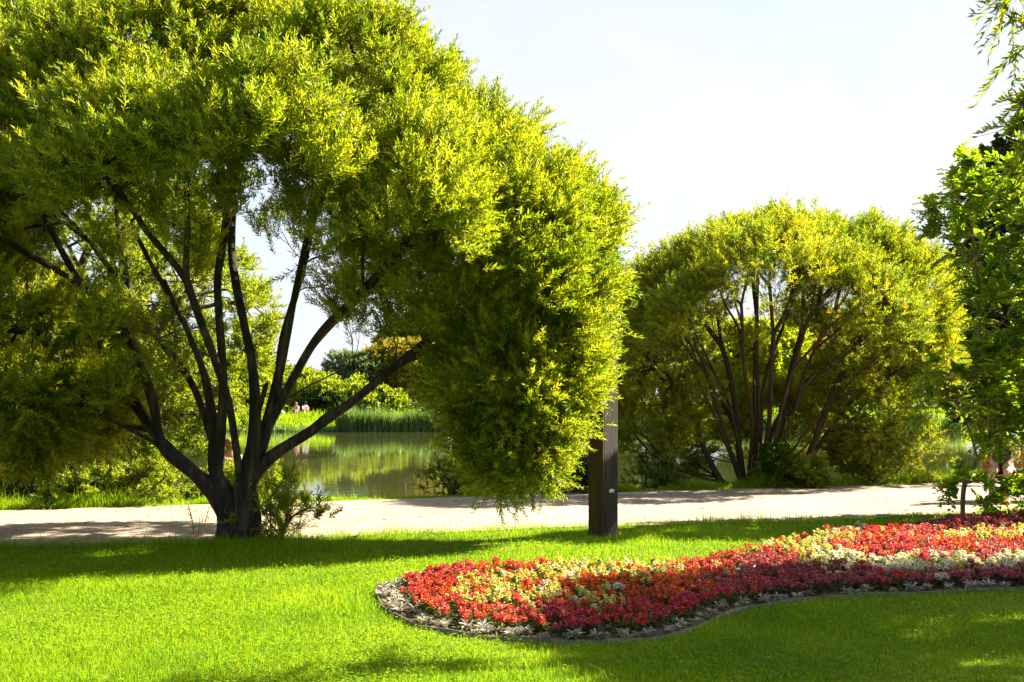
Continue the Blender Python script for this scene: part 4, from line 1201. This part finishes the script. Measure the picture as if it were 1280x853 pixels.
def person(loc, yaw, pose, label, top_mat, bottom_mat, hair, shoe=None, bare_legs=True, long_hair=False, group=None):
    """one skinned figure; joints (x right, y forward, z up) for the pose, then clothes cut from the same skin by joint"""
    J = pose
    names = list(J)
    rad = dict(pelvis=.135, waist=.115, chest=.145, neck=.055, head0=.075, head1=.098, head2=.075, sh_l=.062, sh_r=.062, el_l=.043, el_r=.043, wr_l=.03, wr_r=.03, hip_l=.092, hip_r=.092,
               kn_l=.058, kn_r=.058, an_l=.038, an_r=.038, to_l=.032, to_r=.032, pa_l=.034, pa_r=.034)
    for s in 'lr':
        for k in range(5):
            rad['f%d0_%s' % (k, s)] = .011; rad['f%d1_%s' % (k, s)] = .009
    E = [('pelvis', 'waist'), ('waist', 'chest'), ('chest', 'neck'), ('neck', 'head0'), ('head0', 'head1'), ('head1', 'head2')]
    for s in 'lr':
        E += [('chest', 'sh_' + s), ('sh_' + s, 'el_' + s), ('el_' + s, 'wr_' + s), ('wr_' + s, 'pa_' + s), ('pelvis', 'hip_' + s), ('hip_' + s, 'kn_' + s), ('kn_' + s, 'an_' + s), ('an_' + s, 'to_' + s)]
        w = np.array(J['wr_' + s], float); e = np.array(J['el_' + s], float)
        d = unit(w - e); sd = unit(np.cross(d, np.array([0, .3, 1.0]))); 
        J['pa_' + s] = tuple(w + d * .065)
        names.append('pa_' + s)
        for k in range(5):
            o = sd * (k - 1.6) * .021 if k < 4 else -sd * .062
            b0 = w + d * (.085 if k < 4 else .05) + o; b1 = b0 + d * (.05 if k < 4 else .03) * (1 - .12 * abs(k - 1.5)) + np.array([0, 0, -.022])
            J['f%d0_%s' % (k, s)] = tuple(b0); J['f%d1_%s' % (k, s)] = tuple(b1)
            names += ['f%d0_%s' % (k, s), 'f%d1_%s' % (k, s)]
            E += [('pa_' + s, 'f%d0_%s' % (k, s)), ('f%d0_%s' % (k, s), 'f%d1_%s' % (k, s))]
    ix = {n: i for i, n in enumerate(names)}
    me = bpy.data.meshes.new('skeleton')
    me.from_pydata([J[n] for n in names], [(ix[a], ix[b]) for a, b in E], [])
    tmp = link('skeleton', me)
    md = tmp.modifiers.new('skin', 'SKIN'); md.use_smooth_shade = True
    sv = me.skin_vertices[0].data
    for n in names:
        r = rad[n]; sv[ix[n]].radius = (r, r * (.8 if n in ('chest', 'waist', 'pelvis') else 1))
        sv[ix[n]].use_root = (n == 'pelvis')
    tmp.modifiers.new('sub', 'SUBSURF').levels = 2
    dg = bpy.context.evaluated_depsgraph_get()
    body = bpy.data.meshes.new_from_object(tmp.evaluated_get(dg))
    bpy.data.objects.remove(tmp); bpy.data.meshes.remove(me)
    V = np.array([v.co[:] for v in body.vertices])
    # nose and ears drawn out of the head
    h1 = np.array(J['head1'], float); fwd = unit(np.array(J.get('face', (0, 1, 0)), float))
    d = V - (h1 + fwd * .095 + np.array([0, 0, -.01]))
    w = np.exp(-(d ** 2).sum(1) / .00045); V += w[:, None] * fwd * .028
    side = np.cross(fwd, UP)
    for s in (-1, 1):
        d = V - (h1 + side * s * .098 + np.array([0, 0, -.01])); w = np.exp(-(d ** 2).sum(1) / .0005); V += w[:, None] * side * s * .022
    body.vertices.foreach_set('co', V.astype(np.float32).ravel())
    for f in body.polygons: f.use_smooth = True
    body.materials.clear(); body.materials.append(SKIN)
    t = empty('person', loc, label, 'person', group)
    t.rotation_euler.z = yaw
    o = link('body', body); o.parent = t
    nor = np.array([v.normal[:] for v in body.vertices])
    seg = []
    for a, b in E:
        seg.append((np.array(J[a], float), np.array(J[b], float), a, b))
    best = np.full(len(V), 1e9); who = np.zeros(len(V), int); tt = np.zeros(len(V))
    for k, (a, b, na, nb) in enumerate(seg):
        ab = b - a; s = np.clip(((V - a) @ ab) / (ab @ ab), 0, 1)
        dd = np.linalg.norm(V - (a + s[:, None] * ab), axis=1) / rad[nb]
        m = dd < best; best[m] = dd[m]; who[m] = k; tt[m] = s[m]
    def cloth(name, test, mat, off):
        sel = np.array([test(seg[who[i]][2], seg[who[i]][3], tt[i]) for i in range(len(V))])
        polys = [list(f.vertices) for f in body.polygons if all(sel[v] for v in f.vertices)]
        used = sorted({v for f in polys for v in f}); mp = {v: i for i, v in enumerate(used)}
        if not polys: return
        me2 = bpy.data.meshes.new(name)
        me2.from_pydata([tuple(V[v] + nor[v] * off) for v in used], [], [[mp[v] for v in f] for f in polys])
        for f in me2.polygons: f.use_smooth = True
        me2.materials.append(mat)
        c = link(name, me2); c.parent = t
        s = c.modifiers.new('thick', 'SOLIDIFY'); s.thickness = 0.006; s.offset = 0
    cloth('shirt', lambda a, b, s: b in ('waist', 'chest', 'sh_l', 'sh_r') or (b == 'neck' and s < .45) or (b in ('el_l', 'el_r') and s < .6) or (b == 'waist'), top_mat, .014)
    cloth('trousers', lambda a, b, s: b in ('hip_l', 'hip_r') or (b in ('kn_l', 'kn_r') and (s < .9 or not bare_legs)) or (b in ('an_l', 'an_r') and not bare_legs) or (b == 'waist' and s < .2), bottom_mat, .017)
    if shoe: cloth('shoes', lambda a, b, s: b in ('to_l', 'to_r') or (b in ('an_l', 'an_r') and s > .93), shoe, .012)
    cloth('hair', lambda a, b, s: b in ('head1', 'head2'), hair, .0)
    hair_o = bpy.data.objects[t.children[-1].name]
    # keep hair off the face
    hm = hair_o.data
    HV = np.array([v.co[:] for v in hm.vertices])
    front = ((HV - h1) @ fwd > .035) & (HV[:, 2] < h1[2] + .07)
    polys = [list(f.vertices) for f in hm.polygons if not any(front[v] for v in f.vertices)]
    c0 = HV.mean(0)
    nh = bpy.data.meshes.new('hair'); nh.from_pydata([tuple(h1 + (v - h1) * 1.10) for v in HV], [], polys)
    for f in nh.polygons: f.use_smooth = True
    nh.materials.append(hair); hair_o.data = nh
    # eyes and mouth
    em = plain('eye_dark', (0.02, 0.015, 0.01), 0.3)
    import bmesh
    for s in (-1, 1):
        bm = bmesh.new(); bmesh.ops.create_uvsphere(bm, u_segments=8, v_segments=6, radius=.012)
        bmesh.ops.translate(bm, verts=bm.verts, vec=Vector(h1 + fwd * .088 + side * s * .034 + UP * .018))
        me3 = bpy.data.meshes.new('eye'); bm.to_mesh(me3); bm.free(); me3.materials.append(em)
        e = link('eye', me3); e.parent = t
    bm = bmesh.new(); bmesh.ops.create_uvsphere(bm, u_segments=10, v_segments=6, radius=.02)
    bmesh.ops.scale(bm, verts=bm.verts, vec=(1, .6, .3)); bmesh.ops.translate(bm, verts=bm.verts, vec=Vector(h1 + fwd * .085 - UP * .05))
    me3 = bpy.data.meshes.new('mouth'); bm.to_mesh(me3); bm.free(); me3.materials.append(plain('lips', (0.35, 0.10, 0.08), .5))
    e = link('mouth', me3); e.parent = t
    return t


def sit_pose(seat=0.45, lean=0.03, feet=0.42, knee_out=.11, arms='lap', ground=False):
    h = seat + .09
    J = dict(pelvis=(0, 0, h), waist=(0, -.01 + lean * .4, h + .2), chest=(0, lean * .9 - .01, h + .41), neck=(0, lean * 1.2, h + .56), head0=(0, lean * 1.3 + .02, h + .66), head1=(0, lean * 1.4 + .03, h + .745), head2=(0, lean * 1.4 + .02, h + .82))
    for s, k in (('l', -1), ('r', 1)):
        J['sh_' + s] = (k * .175, lean, h + .47)
        J['hip_' + s] = (k * .09, .04, h - .01)
        if ground:
            J['kn_' + s] = (k * (knee_out + .05), .36, h + .22); J['an_' + s] = (k * (knee_out + .02), .52, .06); J['to_' + s] = (k * (knee_out + .03), .66, .035)
            J['el_' + s] = (k * .24, lean + .16, h + .24); J['wr_' + s] = (k * .12, .33, h + .27)
        else:
            J['kn_' + s] = (k * knee_out, feet, seat + .06); J['an_' + s] = (k * knee_out, feet + .03, .075); J['to_' + s] = (k * (knee_out + .02), feet + .17, .035)
            J['el_' + s] = (k * .23, lean + .05, h + .22); J['wr_' + s] = (k * .12, .25, h + .10)
    return J


def build_bench_and_people():
    wood = rough_mat('orange_wood', [(0.3, (0.24, 0.10, 0.025)), (0.6, (0.36, 0.165, 0.04)), (0.8, (0.46, 0.23, 0.07))], scale=6, rough=0.5, bump=0.25, stretch=(.2, 1, 1))
    iron = plain('dark_iron', (0.03, 0.027, 0.025), .55)
    D = 17.4
    x0 = (1238 - CX) / F * D; L_ = 1.7
    b = np.array([x0 + L_ / 2, D, 0.0])
    t = empty('park_bench', b, 'orange-brown slatted park bench on the path behind the leaning tree', 'bench')
    bm_part('backrest', [box(b[0], b[1] + .30 + .02 * k, .55 + .125 * k, L_, .03, .105, .006) for k in range(4)], wood, t)
    bm_part('seat', [box(b[0], b[1] - .17 + .115 * k, .44 - .004 * k, L_, .10, .032, .006) for k in range(4)], wood, t)
    for k in (-1, 1):
        xx = b[0] + k * (L_ / 2 - .12)
        bm_part('leg', [box(xx, b[1] - .16, .21, .05, .06, .42, .005), box(xx, b[1] + .24, .21, .05, .06, .42, .005), box(xx, b[1] + .035, .40, .045, .46, .04, .005), box(xx, b[1] + .335, .72, .045, .035, .66, .004)], iron, t)
        bm_part('armrest', [box(xx, b[1] + .05, .66, .055, .48, .035, .006), box(xx, b[1] - .15, .54, .045, .045, .22, .005)], iron, t)
    white = plain('grey_white_cloth', (0.55, 0.55, 0.56), .9)
    dark = plain('dark_green_cloth', (0.045, 0.07, 0.045), .9)
    pk = plain('pink_cloth', (0.72, 0.24, 0.33), .9); wh = plain('white_cloth', (0.78, 0.76, 0.74), .9); peach = plain('peach_cloth', (0.72, 0.42, 0.30), .9); navy = plain('navy_cloth', (0.05, 0.05, 0.09), .9)
    shoe = plain('rust_shoe', (0.35, 0.09, 0.03), .7)
    person((x0 + .18, D - .02, 0.0), math.radians(150), sit_pose(), 'person in pale grey shorts sitting at the end of the orange park bench', dark, white, HAIR_D, shoe)
    # people on the far bank
    for px, d, yaw, m1, m2, hr, lab in ((372, 82.5, 2.6, pk, wh, HAIR_L, 'person in a pink top sitting on the far bank by the dark hedge'), (381, 82.8, 3.6, wh, wh, HAIR_D, 'person in white clothes sitting on the far bank grass next to the pink-topped one')):
        x = (px - CX) / F * d
        person((x, d, float(height(x, d))), yaw, sit_pose(seat=.05, ground=True, lean=.1), lab, m1, m2, hr)
    x = (351 - CX) / F * 82
    # a pale bag lying in the grass
    bz = float(height(x, 82))
    e = empty('picnic_bag', (x, 82, bz), 'small white bag lying on the far bank grass beside the seated pair', 'bag')
    import bmesh
    bm = bmesh.new(); bmesh.ops.create_icosphere(bm, subdivisions=3, radius=.26)
    for v in bm.verts:
        v.co.z = max(v.co.z, -.15) * (1.0 + .12 * math.sin(v.co.x * 13)); v.co.x *= 1.1 + .1 * math.sin(v.co.z * 17); v.co.y *= .6
    bmesh.ops.translate(bm, verts=bm.verts, vec=(x, 82, bz + .17))
    bm_part('sack', [bm], wh, e, smooth=True)
    Vh, Qh = tubes(np.array([[x - .14, 82, bz + .38]]), np.array([[x + .14, 82, bz + .38]]), np.array([[-.1, 0, 1.]]), np.array([[-.1, 0, -1.]]), np.array([.018]), np.array([.018]), 10, 8)
    part('handle', mesh_from('handle', Vh, quads=Qh, mats=[wh], smooth=True), e)
    # someone in peach behind the trunk of the big willow
    d = 19.2; x = (284 - CX) / F * d
    person((x, d, float(height(x, d))), math.radians(205), sit_pose(seat=.42, lean=.16), 'person in a peach top sitting by the pond, mostly hidden by the forked trunk', peach, navy, HAIR_L, shoe)
    stool = empty('stool', (x, d, float(height(x, d))), 'low wooden stool under the peach-topped person by the pond', 'stool')
    z0 = float(height(x, d))
    bm_part('seat', [box(x, d, z0 + .40, .36, .36, .05, .01)], wood, stool)
    for sx in (-1, 1):
        for sy in (-1, 1):
            bm_part('leg', [box(x + sx * .13, d + sy * .13, z0 + .17, .04, .04, .42, .005)], wood, stool)


def build_small_things():
    # swans by the far bank
    wht = plain('white_plumage', (0.80, 0.79, 0.76), .8, .05)
    org = plain('orange_bill', (0.6, 0.2, 0.03), .5)
    for px, py, fl, lab in ((563, 538, 1, 'white swan close under the reeds of the far bank'), (573, 545, -1, 'white swan on open water in front of the other swan')):
        d = F * (CAMZ + .5) / (py - HY); d = min(d, float(far_shore((px - CX) / F * d)) - .9)
        x = (px - CX) / F * d
        e = empty('swan', (x, d, -.5), lab, 'swan')
        n = 15; u = np.linspace(-1, 1, n); prof = np.sqrt(np.maximum(0, 1 - u ** 2)) * (.26 + .05 * u)
        V = []
        for a, r in zip(u, prof):
            for k in range(12):
                th = k / 12 * 6.283
                V.append((x + fl * a * .48, d + math.cos(th) * r * .85, -.40 + math.sin(th) * r * .7 + .13 * max(0, -a) ** 2))
        idx = np.arange(n * 12).reshape(n, 12)
        Q = np.stack([idx[:-1], np.roll(idx[:-1], -1, 1), np.roll(idx[1:], -1, 1), idx[1:]], -1).reshape(-1, 4)
        part('body', mesh_from('body', V, quads=Q, mats=[wht], smooth=True), e)
        neck = [np.array([x + fl * a, d, z]) for a, z in ((.36, -.32), (.52, -.12), (.46, .10), (.50, .24), (.60, .22))]
        A = np.array(neck[:-1]); B = np.array(neck[1:]); tg = np.gradient(np.array(neck), axis=0)
        Vn, Qn = tubes(A, B, tg[:-1], tg[1:], np.array([.085, .06, .05, .06]), np.array([.06, .05, .06, .035]), 5, 8)
        part('neck', mesh_from('neck', Vn, quads=Qn, mats=[wht], smooth=True), e)
        Vb, Qb = tubes(np.array([[x + fl * .59, d, .22]]), np.array([[x + fl * .72, d, .17]]), np.array([[fl, 0, -.2]]), np.array([[fl, 0, -.3]]), np.array([.035]), np.array([.012]), 3, 6)
        part('bill', mesh_from('bill', Vb, quads=Qb, mats=[org], smooth=True), e)
        for s in (-1, 1):
            n2 = 8; V = []; Q = []
            for a in np.linspace(0, 1, n2):
                for b in np.linspace(0, 1, 5):
                    V.append((x + fl * (.25 - a * .72), d + s * (.17 + .07 * math.sin(a * 3.1)) * (1 - .4 * a), -.46 + b * (.30 + .1 * math.sin(a * 3.1)) + .12 * a))
            i2 = np.arange(n2 * 5).reshape(n2, 5)
            Q = np.stack([i2[:-1, :-1], i2[:-1, 1:], i2[1:, 1:], i2[1:, :-1]], -1).reshape(-1, 4)
            w = part('wing', mesh_from('wing', V, quads=Q, mats=[wht], smooth=True), e)
            w.modifiers.new('thick', 'SOLIDIFY').thickness = .03


def weed_plant(base, h, n, label):
    """thin dry stalks with a few small leaves"""
    lb = Limbs(); tips = []
    b = np.asarray(base, float)
    for k in range(n):
        a = rng.uniform(0, 6.28); q = b + np.array([math.cos(a) * .12, math.sin(a) * .08, h * rng.uniform(.55, 1.0)])
        p = b + np.array([math.cos(a) * .05, math.sin(a) * .05, -.02])
        lb.add(p, q, UP, UP + np.array([math.cos(a), math.sin(a), 0]) * .3, .004, .002); tips.append((p, q))
    (V1, Q1), (V2, Q2) = lb.meshes(split=1e-5)
    t = empty('weed', b, label, 'weed')
    part('stem', mesh_from('stem', V1, quads=Q1, mats=[M['tan_bark']]), t)
    sb = np.array([p for p, q in tips]); sd = np.array([q - p for p, q in tips]); sl = np.linalg.norm(sd, axis=1)
    pos, ld, nr, le, wi = shoot_leaves(sb, sd, sl, 9, .045, .014, (.7, 1.2))
    V, T, per = leaves_mesh(pos, ld, nr, le, wi)
    part('foliage', mesh_from('foliage', V, tris=T, mats=[M['gold_leaf']], rnd=rng.uniform(0, 1, len(T))), t)


def build_world(el, az):
    w = bpy.data.worlds.new('World'); bpy.context.scene.world = w; w.use_nodes = True
    nt = w.node_tree; N, L = nt.nodes, nt.links; N.clear()
    sky = N.new('ShaderNodeTexSky'); sky.sky_type = 'NISHITA'; sky.sun_disc = False
    sky.sun_elevation = el; sky.sun_rotation = az
    sky.dust_density = 1.6; sky.air_density = 1.0; sky.ozone_density = 1.5
    # thin summer cloud: brightens and whitens the sky where it lies
    tc = N.new('ShaderNodeTexCoord')
    sep = N.new('ShaderNodeSeparateXYZ'); L.new(tc.outputs['Generated'], sep.inputs[0])
    mp = N.new('ShaderNodeMapping'); mp.inputs['Scale'].default_value = (1.0, 1.0, 2.6); mp.inputs['Location'].default_value = (1.3, .2, .35)
    L.new(tc.outputs['Generated'], mp.inputs['Vector'])
    nz = N.new('ShaderNodeTexNoise'); nz.inputs['Scale'].default_value = 2.6; nz.inputs['Detail'].default_value = 9; nz.inputs['Roughness'].default_value = .55
    L.new(mp.outputs[0], nz.inputs['Vector'])
    r = ramp(N, [(0.40, (0, 0, 0)), (0.62, (1, 1, 1))]); L.new(nz.outputs['Fac'], r.inputs['Fac'])
    mx = N.new('ShaderNodeMix'); mx.data_type = 'RGBA'
    ml = N.new('ShaderNodeMath'); ml.operation = 'MULTIPLY_ADD'; ml.inputs[1].default_value = .35; ml.inputs[2].default_value = .65
    el = N.new('ShaderNodeMapRange'); el.inputs['From Min'].default_value = .30; el.inputs['From Max'].default_value = .75
    el.inputs['To Min'].default_value = 1.0; el.inputs['To Max'].default_value = .12
    L.new(sep.outputs['Z'], el.inputs['Value'])
    m2 = N.new('ShaderNodeMath'); m2.operation = 'MULTIPLY'
    L.new(r.outputs['Color'], ml.inputs[0]); L.new(ml.outputs[0], m2.inputs[0]); L.new(el.outputs[0], m2.inputs[1]); L.new(m2.outputs[0], mx.inputs[0])
    L.new(sky.outputs[0], mx.inputs[6]); mx.inputs[7].default_value = (3.55, 3.68, 4.08, 1)
    # one soft heap of cumulus low in the sky beyond the pond, a little right of north
    def math_n(op, a, b=None, c=None):
        n = N.new('ShaderNodeMath'); n.operation = op
        for i, v in enumerate((a, b, c)):
            if v is None: continue
            if isinstance(v, (int, float)): n.inputs[i].default_value = v
            else: L.new(v, n.inputs[i])
        return n.outputs[0]
    ysafe = math_n('MAXIMUM', sep.outputs['Y'], .05)
    gx = math_n('DIVIDE', sep.outputs['X'], ysafe); gz = math_n('DIVIDE', sep.outputs['Z'], ysafe)
    ex = math_n('POWER', math_n('ABSOLUTE', math_n('DIVIDE', math_n('SUBTRACT', gx, .27), .20)), 2.0)
    ez = math_n('POWER', math_n('ABSOLUTE', math_n('DIVIDE', math_n('SUBTRACT', gz, .215), .075)), 2.0)
    nc = N.new('ShaderNodeTexNoise'); nc.inputs['Scale'].default_value = 13; nc.inputs['Detail'].default_value = 8; nc.inputs['Roughness'].default_value = .55
    L.new(tc.outputs['Generated'], nc.inputs['Vector'])
    dens = math_n('ADD', math_n('SUBTRACT', 0.75, math_n('ADD', ex, ez)), math_n('MULTIPLY', math_n('SUBTRACT', nc.outputs['Fac'], .5), 3.2))
    rc = ramp(N, [(0.0, (0, 0, 0)), (0.35, (.75, .75, .75)), (1.0, (1, 1, 1))]); L.new(dens, rc.inputs['Fac'])
    mc = N.new('ShaderNodeMix'); mc.data_type = 'RGBA'
    L.new(math_n('MULTIPLY', rc.outputs['Color'], .55), mc.inputs[0]); L.new(mx.outputs[2], mc.inputs[6]); mc.inputs[7].default_value = (4.6, 4.6, 4.65, 1)
    mx = mc
    bg = N.new('ShaderNodeBackground'); bg.inputs['Strength'].default_value = SKY_STRENGTH
    L.new(mx.outputs[2], bg.inputs['Color'])
    o = N.new('ShaderNodeOutputWorld'); L.new(bg.outputs[0], o.inputs['Surface'])


# ------------------------------------------------------------------ assemble
SKY_STRENGTH = 0.052
SUN_EL, SUN_AZ = math.radians(38), math.radians(70)     # azimuth from +Y (away from the camera) towards +X

build_ground()
build_grass()
build_bed()
build_big_willow()
build_second_willow()
build_left_willow()
build_locust()
build_near_willow()
build_oak()
# shrubs along the pond side of the path
def at(px, d):
    x = (px - CX) / F * d
    return (x, d, float(height(x, d)))
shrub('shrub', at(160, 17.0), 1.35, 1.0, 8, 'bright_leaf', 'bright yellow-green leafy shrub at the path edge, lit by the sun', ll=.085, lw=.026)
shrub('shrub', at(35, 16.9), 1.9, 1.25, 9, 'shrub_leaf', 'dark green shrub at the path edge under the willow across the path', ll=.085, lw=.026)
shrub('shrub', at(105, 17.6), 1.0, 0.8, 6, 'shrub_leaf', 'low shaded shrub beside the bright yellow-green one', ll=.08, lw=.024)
shrub('shrub', at(218, 18.4), 0.8, 0.8, 5, 'bright_leaf', 'small airy shrub between the bright shrub and the big willow trunk', ll=.07, lw=.02, dens=8)
shrub('willow_sucker', at(350, 12.95), 0.66, 1.1, 10, 'bright_leaf', 'leafy willow suckers rising beside the trunk foot of the big willow', ll=.085, lw=.015, dens=6, nleaf=18)
shrub('shrub', at(300, 18.6), 0.8, 1.0, 5, 'bright_leaf', 'green willow bush by the water behind the forked trunk', ll=.08, lw=.022)
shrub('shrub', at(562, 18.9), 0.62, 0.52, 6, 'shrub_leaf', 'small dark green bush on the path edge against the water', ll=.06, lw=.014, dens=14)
shrub('shrub', at(722, 19.3), 0.85, 0.55, 6, 'dark_leaf', 'low dark bush at the path edge just behind the timber post', ll=.08, lw=.03)
shrub('shrub', at(970, 20.5), 1.05, 0.78, 7, 'shrub_leaf', 'leafy green bush at the foot of the broad willow', ll=.12, lw=.045)
shrub('shrub', at(1005, 20.4), 0.55, 0.38, 5, 'bright_leaf', 'small sunlit yellow-green bush beside the foot of the broad willow', ll=.09, lw=.03)
shrub('shrub', at(1090, 21.4), 1.3, 0.55, 6, 'bright_leaf', 'low bright growth on the bank beyond the path, right of the broad willow', ll=.08, lw=.025, dens=7)
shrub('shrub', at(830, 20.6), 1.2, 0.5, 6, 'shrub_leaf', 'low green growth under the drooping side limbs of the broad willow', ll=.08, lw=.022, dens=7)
weed_plant(G(248, 672), .42, 7, 'thin dry weed stalks at the path edge next to the big willow trunk')
# far bank
far_tree('shrub', 405, 0, 48, 20, 84.5, 'dark_leaf', 'clipped dark hedge-like bush on the far bank behind the seated pair', cat='shrub', trunk_frac=0)
far_tree('shrub', 412, 0, 90, 27, 87, 'bright_leaf', 'long low yellow-green bush on the far bank behind the dark hedge-like one', cat='shrub', trunk_frac=0)
far_tree('round_tree', 445, 0, 66, 66, 90, 'grey_leaf', 'rounded grey-green tree on the far bank', trunk_frac=.05, ll=.22, lw=.1, dens=9)
far_tree('broadleaf_tree', 408, 0, 46, 36, 92, 'shrub_leaf', 'dark green tree on the far bank beside the rounded grey-green one')
far_tree('broadleaf_tree', 375, 0, 62, 46, 88, 'bright_leaf', 'bright light-green tree on the far bank above the seated pair')
far_tree('broadleaf_tree', 505, 0, 95, 78, 91, 'gold_leaf', 'golden-brown tree on the far bank above the reeds')
far_tree('broadleaf_tree', 565, 0, 80, 72, 93, 'gold_leaf', 'olive-gold tree on the far bank behind the hanging foliage of the big willow')
far_tree('shrub', 548, 0, 46, 26, 84, 'bright_leaf', 'small brilliant yellow-green bush on the far bank behind the reeds', cat='shrub', trunk_frac=0)
far_tree('shrub', 470, 0, 70, 24, 83, 'bright_leaf', 'yellow-green bush on the far bank just above the reeds', cat='shrub', trunk_frac=0)
lab = 'tree on the far bank, glimpsed only in pieces through nearer crowns'
for i, (px, w, h, d, mt) in enumerate(((-60, 150, 120, 100, 'willow_leaf'), (60, 140, 110, 104, 'bright_leaf'), (180, 130, 105, 99, 'willow_leaf'), (290, 120, 60, 98, 'bright_leaf'), (340, 80, 42, 103, 'bright_leaf'),
                                       (525, 90, 106, 112, 'gold_leaf'), (590, 140, 124, 112, 'bright_leaf'), (640, 120, 95, 96, 'willow_leaf'), (735, 120, 92, 92, 'gold_leaf'), (830, 130, 105, 95, 'bright_leaf'),
                                       (930, 140, 100, 92, 'willow_leaf'), (1030, 130, 108, 96, 'gold_leaf'), (1120, 120, 90, 92, 'bright_leaf'), (1200, 110, 96, 95, 'bright_leaf'), (1290, 130, 110, 98, 'dark_leaf'), (1390, 130, 110, 98, 'willow_leaf'))):
    far_tree('broadleaf_tree', px, 0, w, h, d, mt, lab, dens=4, ll=.42, lw=.22, group='trees on the far bank behind nearer crowns')
def build_litter():
    n = 260
    x = rng.uniform(-9, 10, n); t_ = rng.uniform(0, 1, n) ** .8
    y = near_edge(x) * (1 - t_) + far_edge(x) * t_
    z = height(x, y) + .012 + .02 * np.sin(t_ * math.pi) + .006
    a = rng.uniform(0, 6.28, n)
    V, T, per = leaves_mesh(np.stack([x, y, z], 1), np.stack([np.cos(a), np.sin(a), rng.uniform(.0, .15, n)], 1), UP + rng.normal(size=(n, 3)) * .25, rng.uniform(.035, .08, n), rng.uniform(.014, .03, n))
    me = mesh_from('fallen_leaves', V, tris=T, mats=[M['litter']], rnd=np.repeat(rng.uniform(0, 1, n), per))
    tag(link('fallen_leaves', me), 'dry fallen leaves scattered over the pale gravel path', 'leaves', kind='stuff')


M['litter'] = leaf_mat('litter', [(0.0, (0.07, 0.05, 0.03)), (0.5, (0.16, 0.12, 0.06)), (1.0, (0.22, 0.21, 0.05))], trans=0.15, boost=1.0)
build_litter()
build_post()
build_bench_and_people()
build_small_things()

# sun, sky, camera
sd = bpy.data.lights.new('sun', 'SUN'); sd.energy = 5.0; sd.angle = math.radians(0.53); sd.color = (1.0, 0.92, 0.78)
so = link('sun', sd)
v = Vector((math.cos(SUN_EL) * math.sin(SUN_AZ), math.cos(SUN_EL) * math.cos(SUN_AZ), math.sin(SUN_EL)))
so.rotation_euler = v.to_track_quat('Z', 'Y').to_euler()
so.location = v * 60
build_world(SUN_EL, SUN_AZ)

cd = bpy.data.cameras.new('camera'); cam = link('camera', cd)
cam.location = (0, 0, CAMZ); cam.rotation_euler = (math.pi / 2, 0, 0)
cd.sensor_width = 36; cd.lens = F / 1280 * 36
cd.shift_y = (HY - 426.5) / 1280
cd.clip_start = 0.05; cd.clip_end = 5000
sc = bpy.context.scene
sc.camera = cam
sc.view_settings.view_transform = 'Standard'; sc.view_settings.look = 'None'
sc.view_settings.exposure = 2.38; sc.view_settings.gamma = 1.0; sc.view_settings.use_curve_mapping = False
sc.cycles.max_bounces = 8; sc.cycles.diffuse_bounces = 3; sc.cycles.transmission_bounces = 4; sc.cycles.glossy_bounces = 3
sc.cycles.transparent_max_bounces = 4; sc.cycles.caustics_reflective = False; sc.cycles.caustics_refractive = False
sc.cycles.use_denoising = True
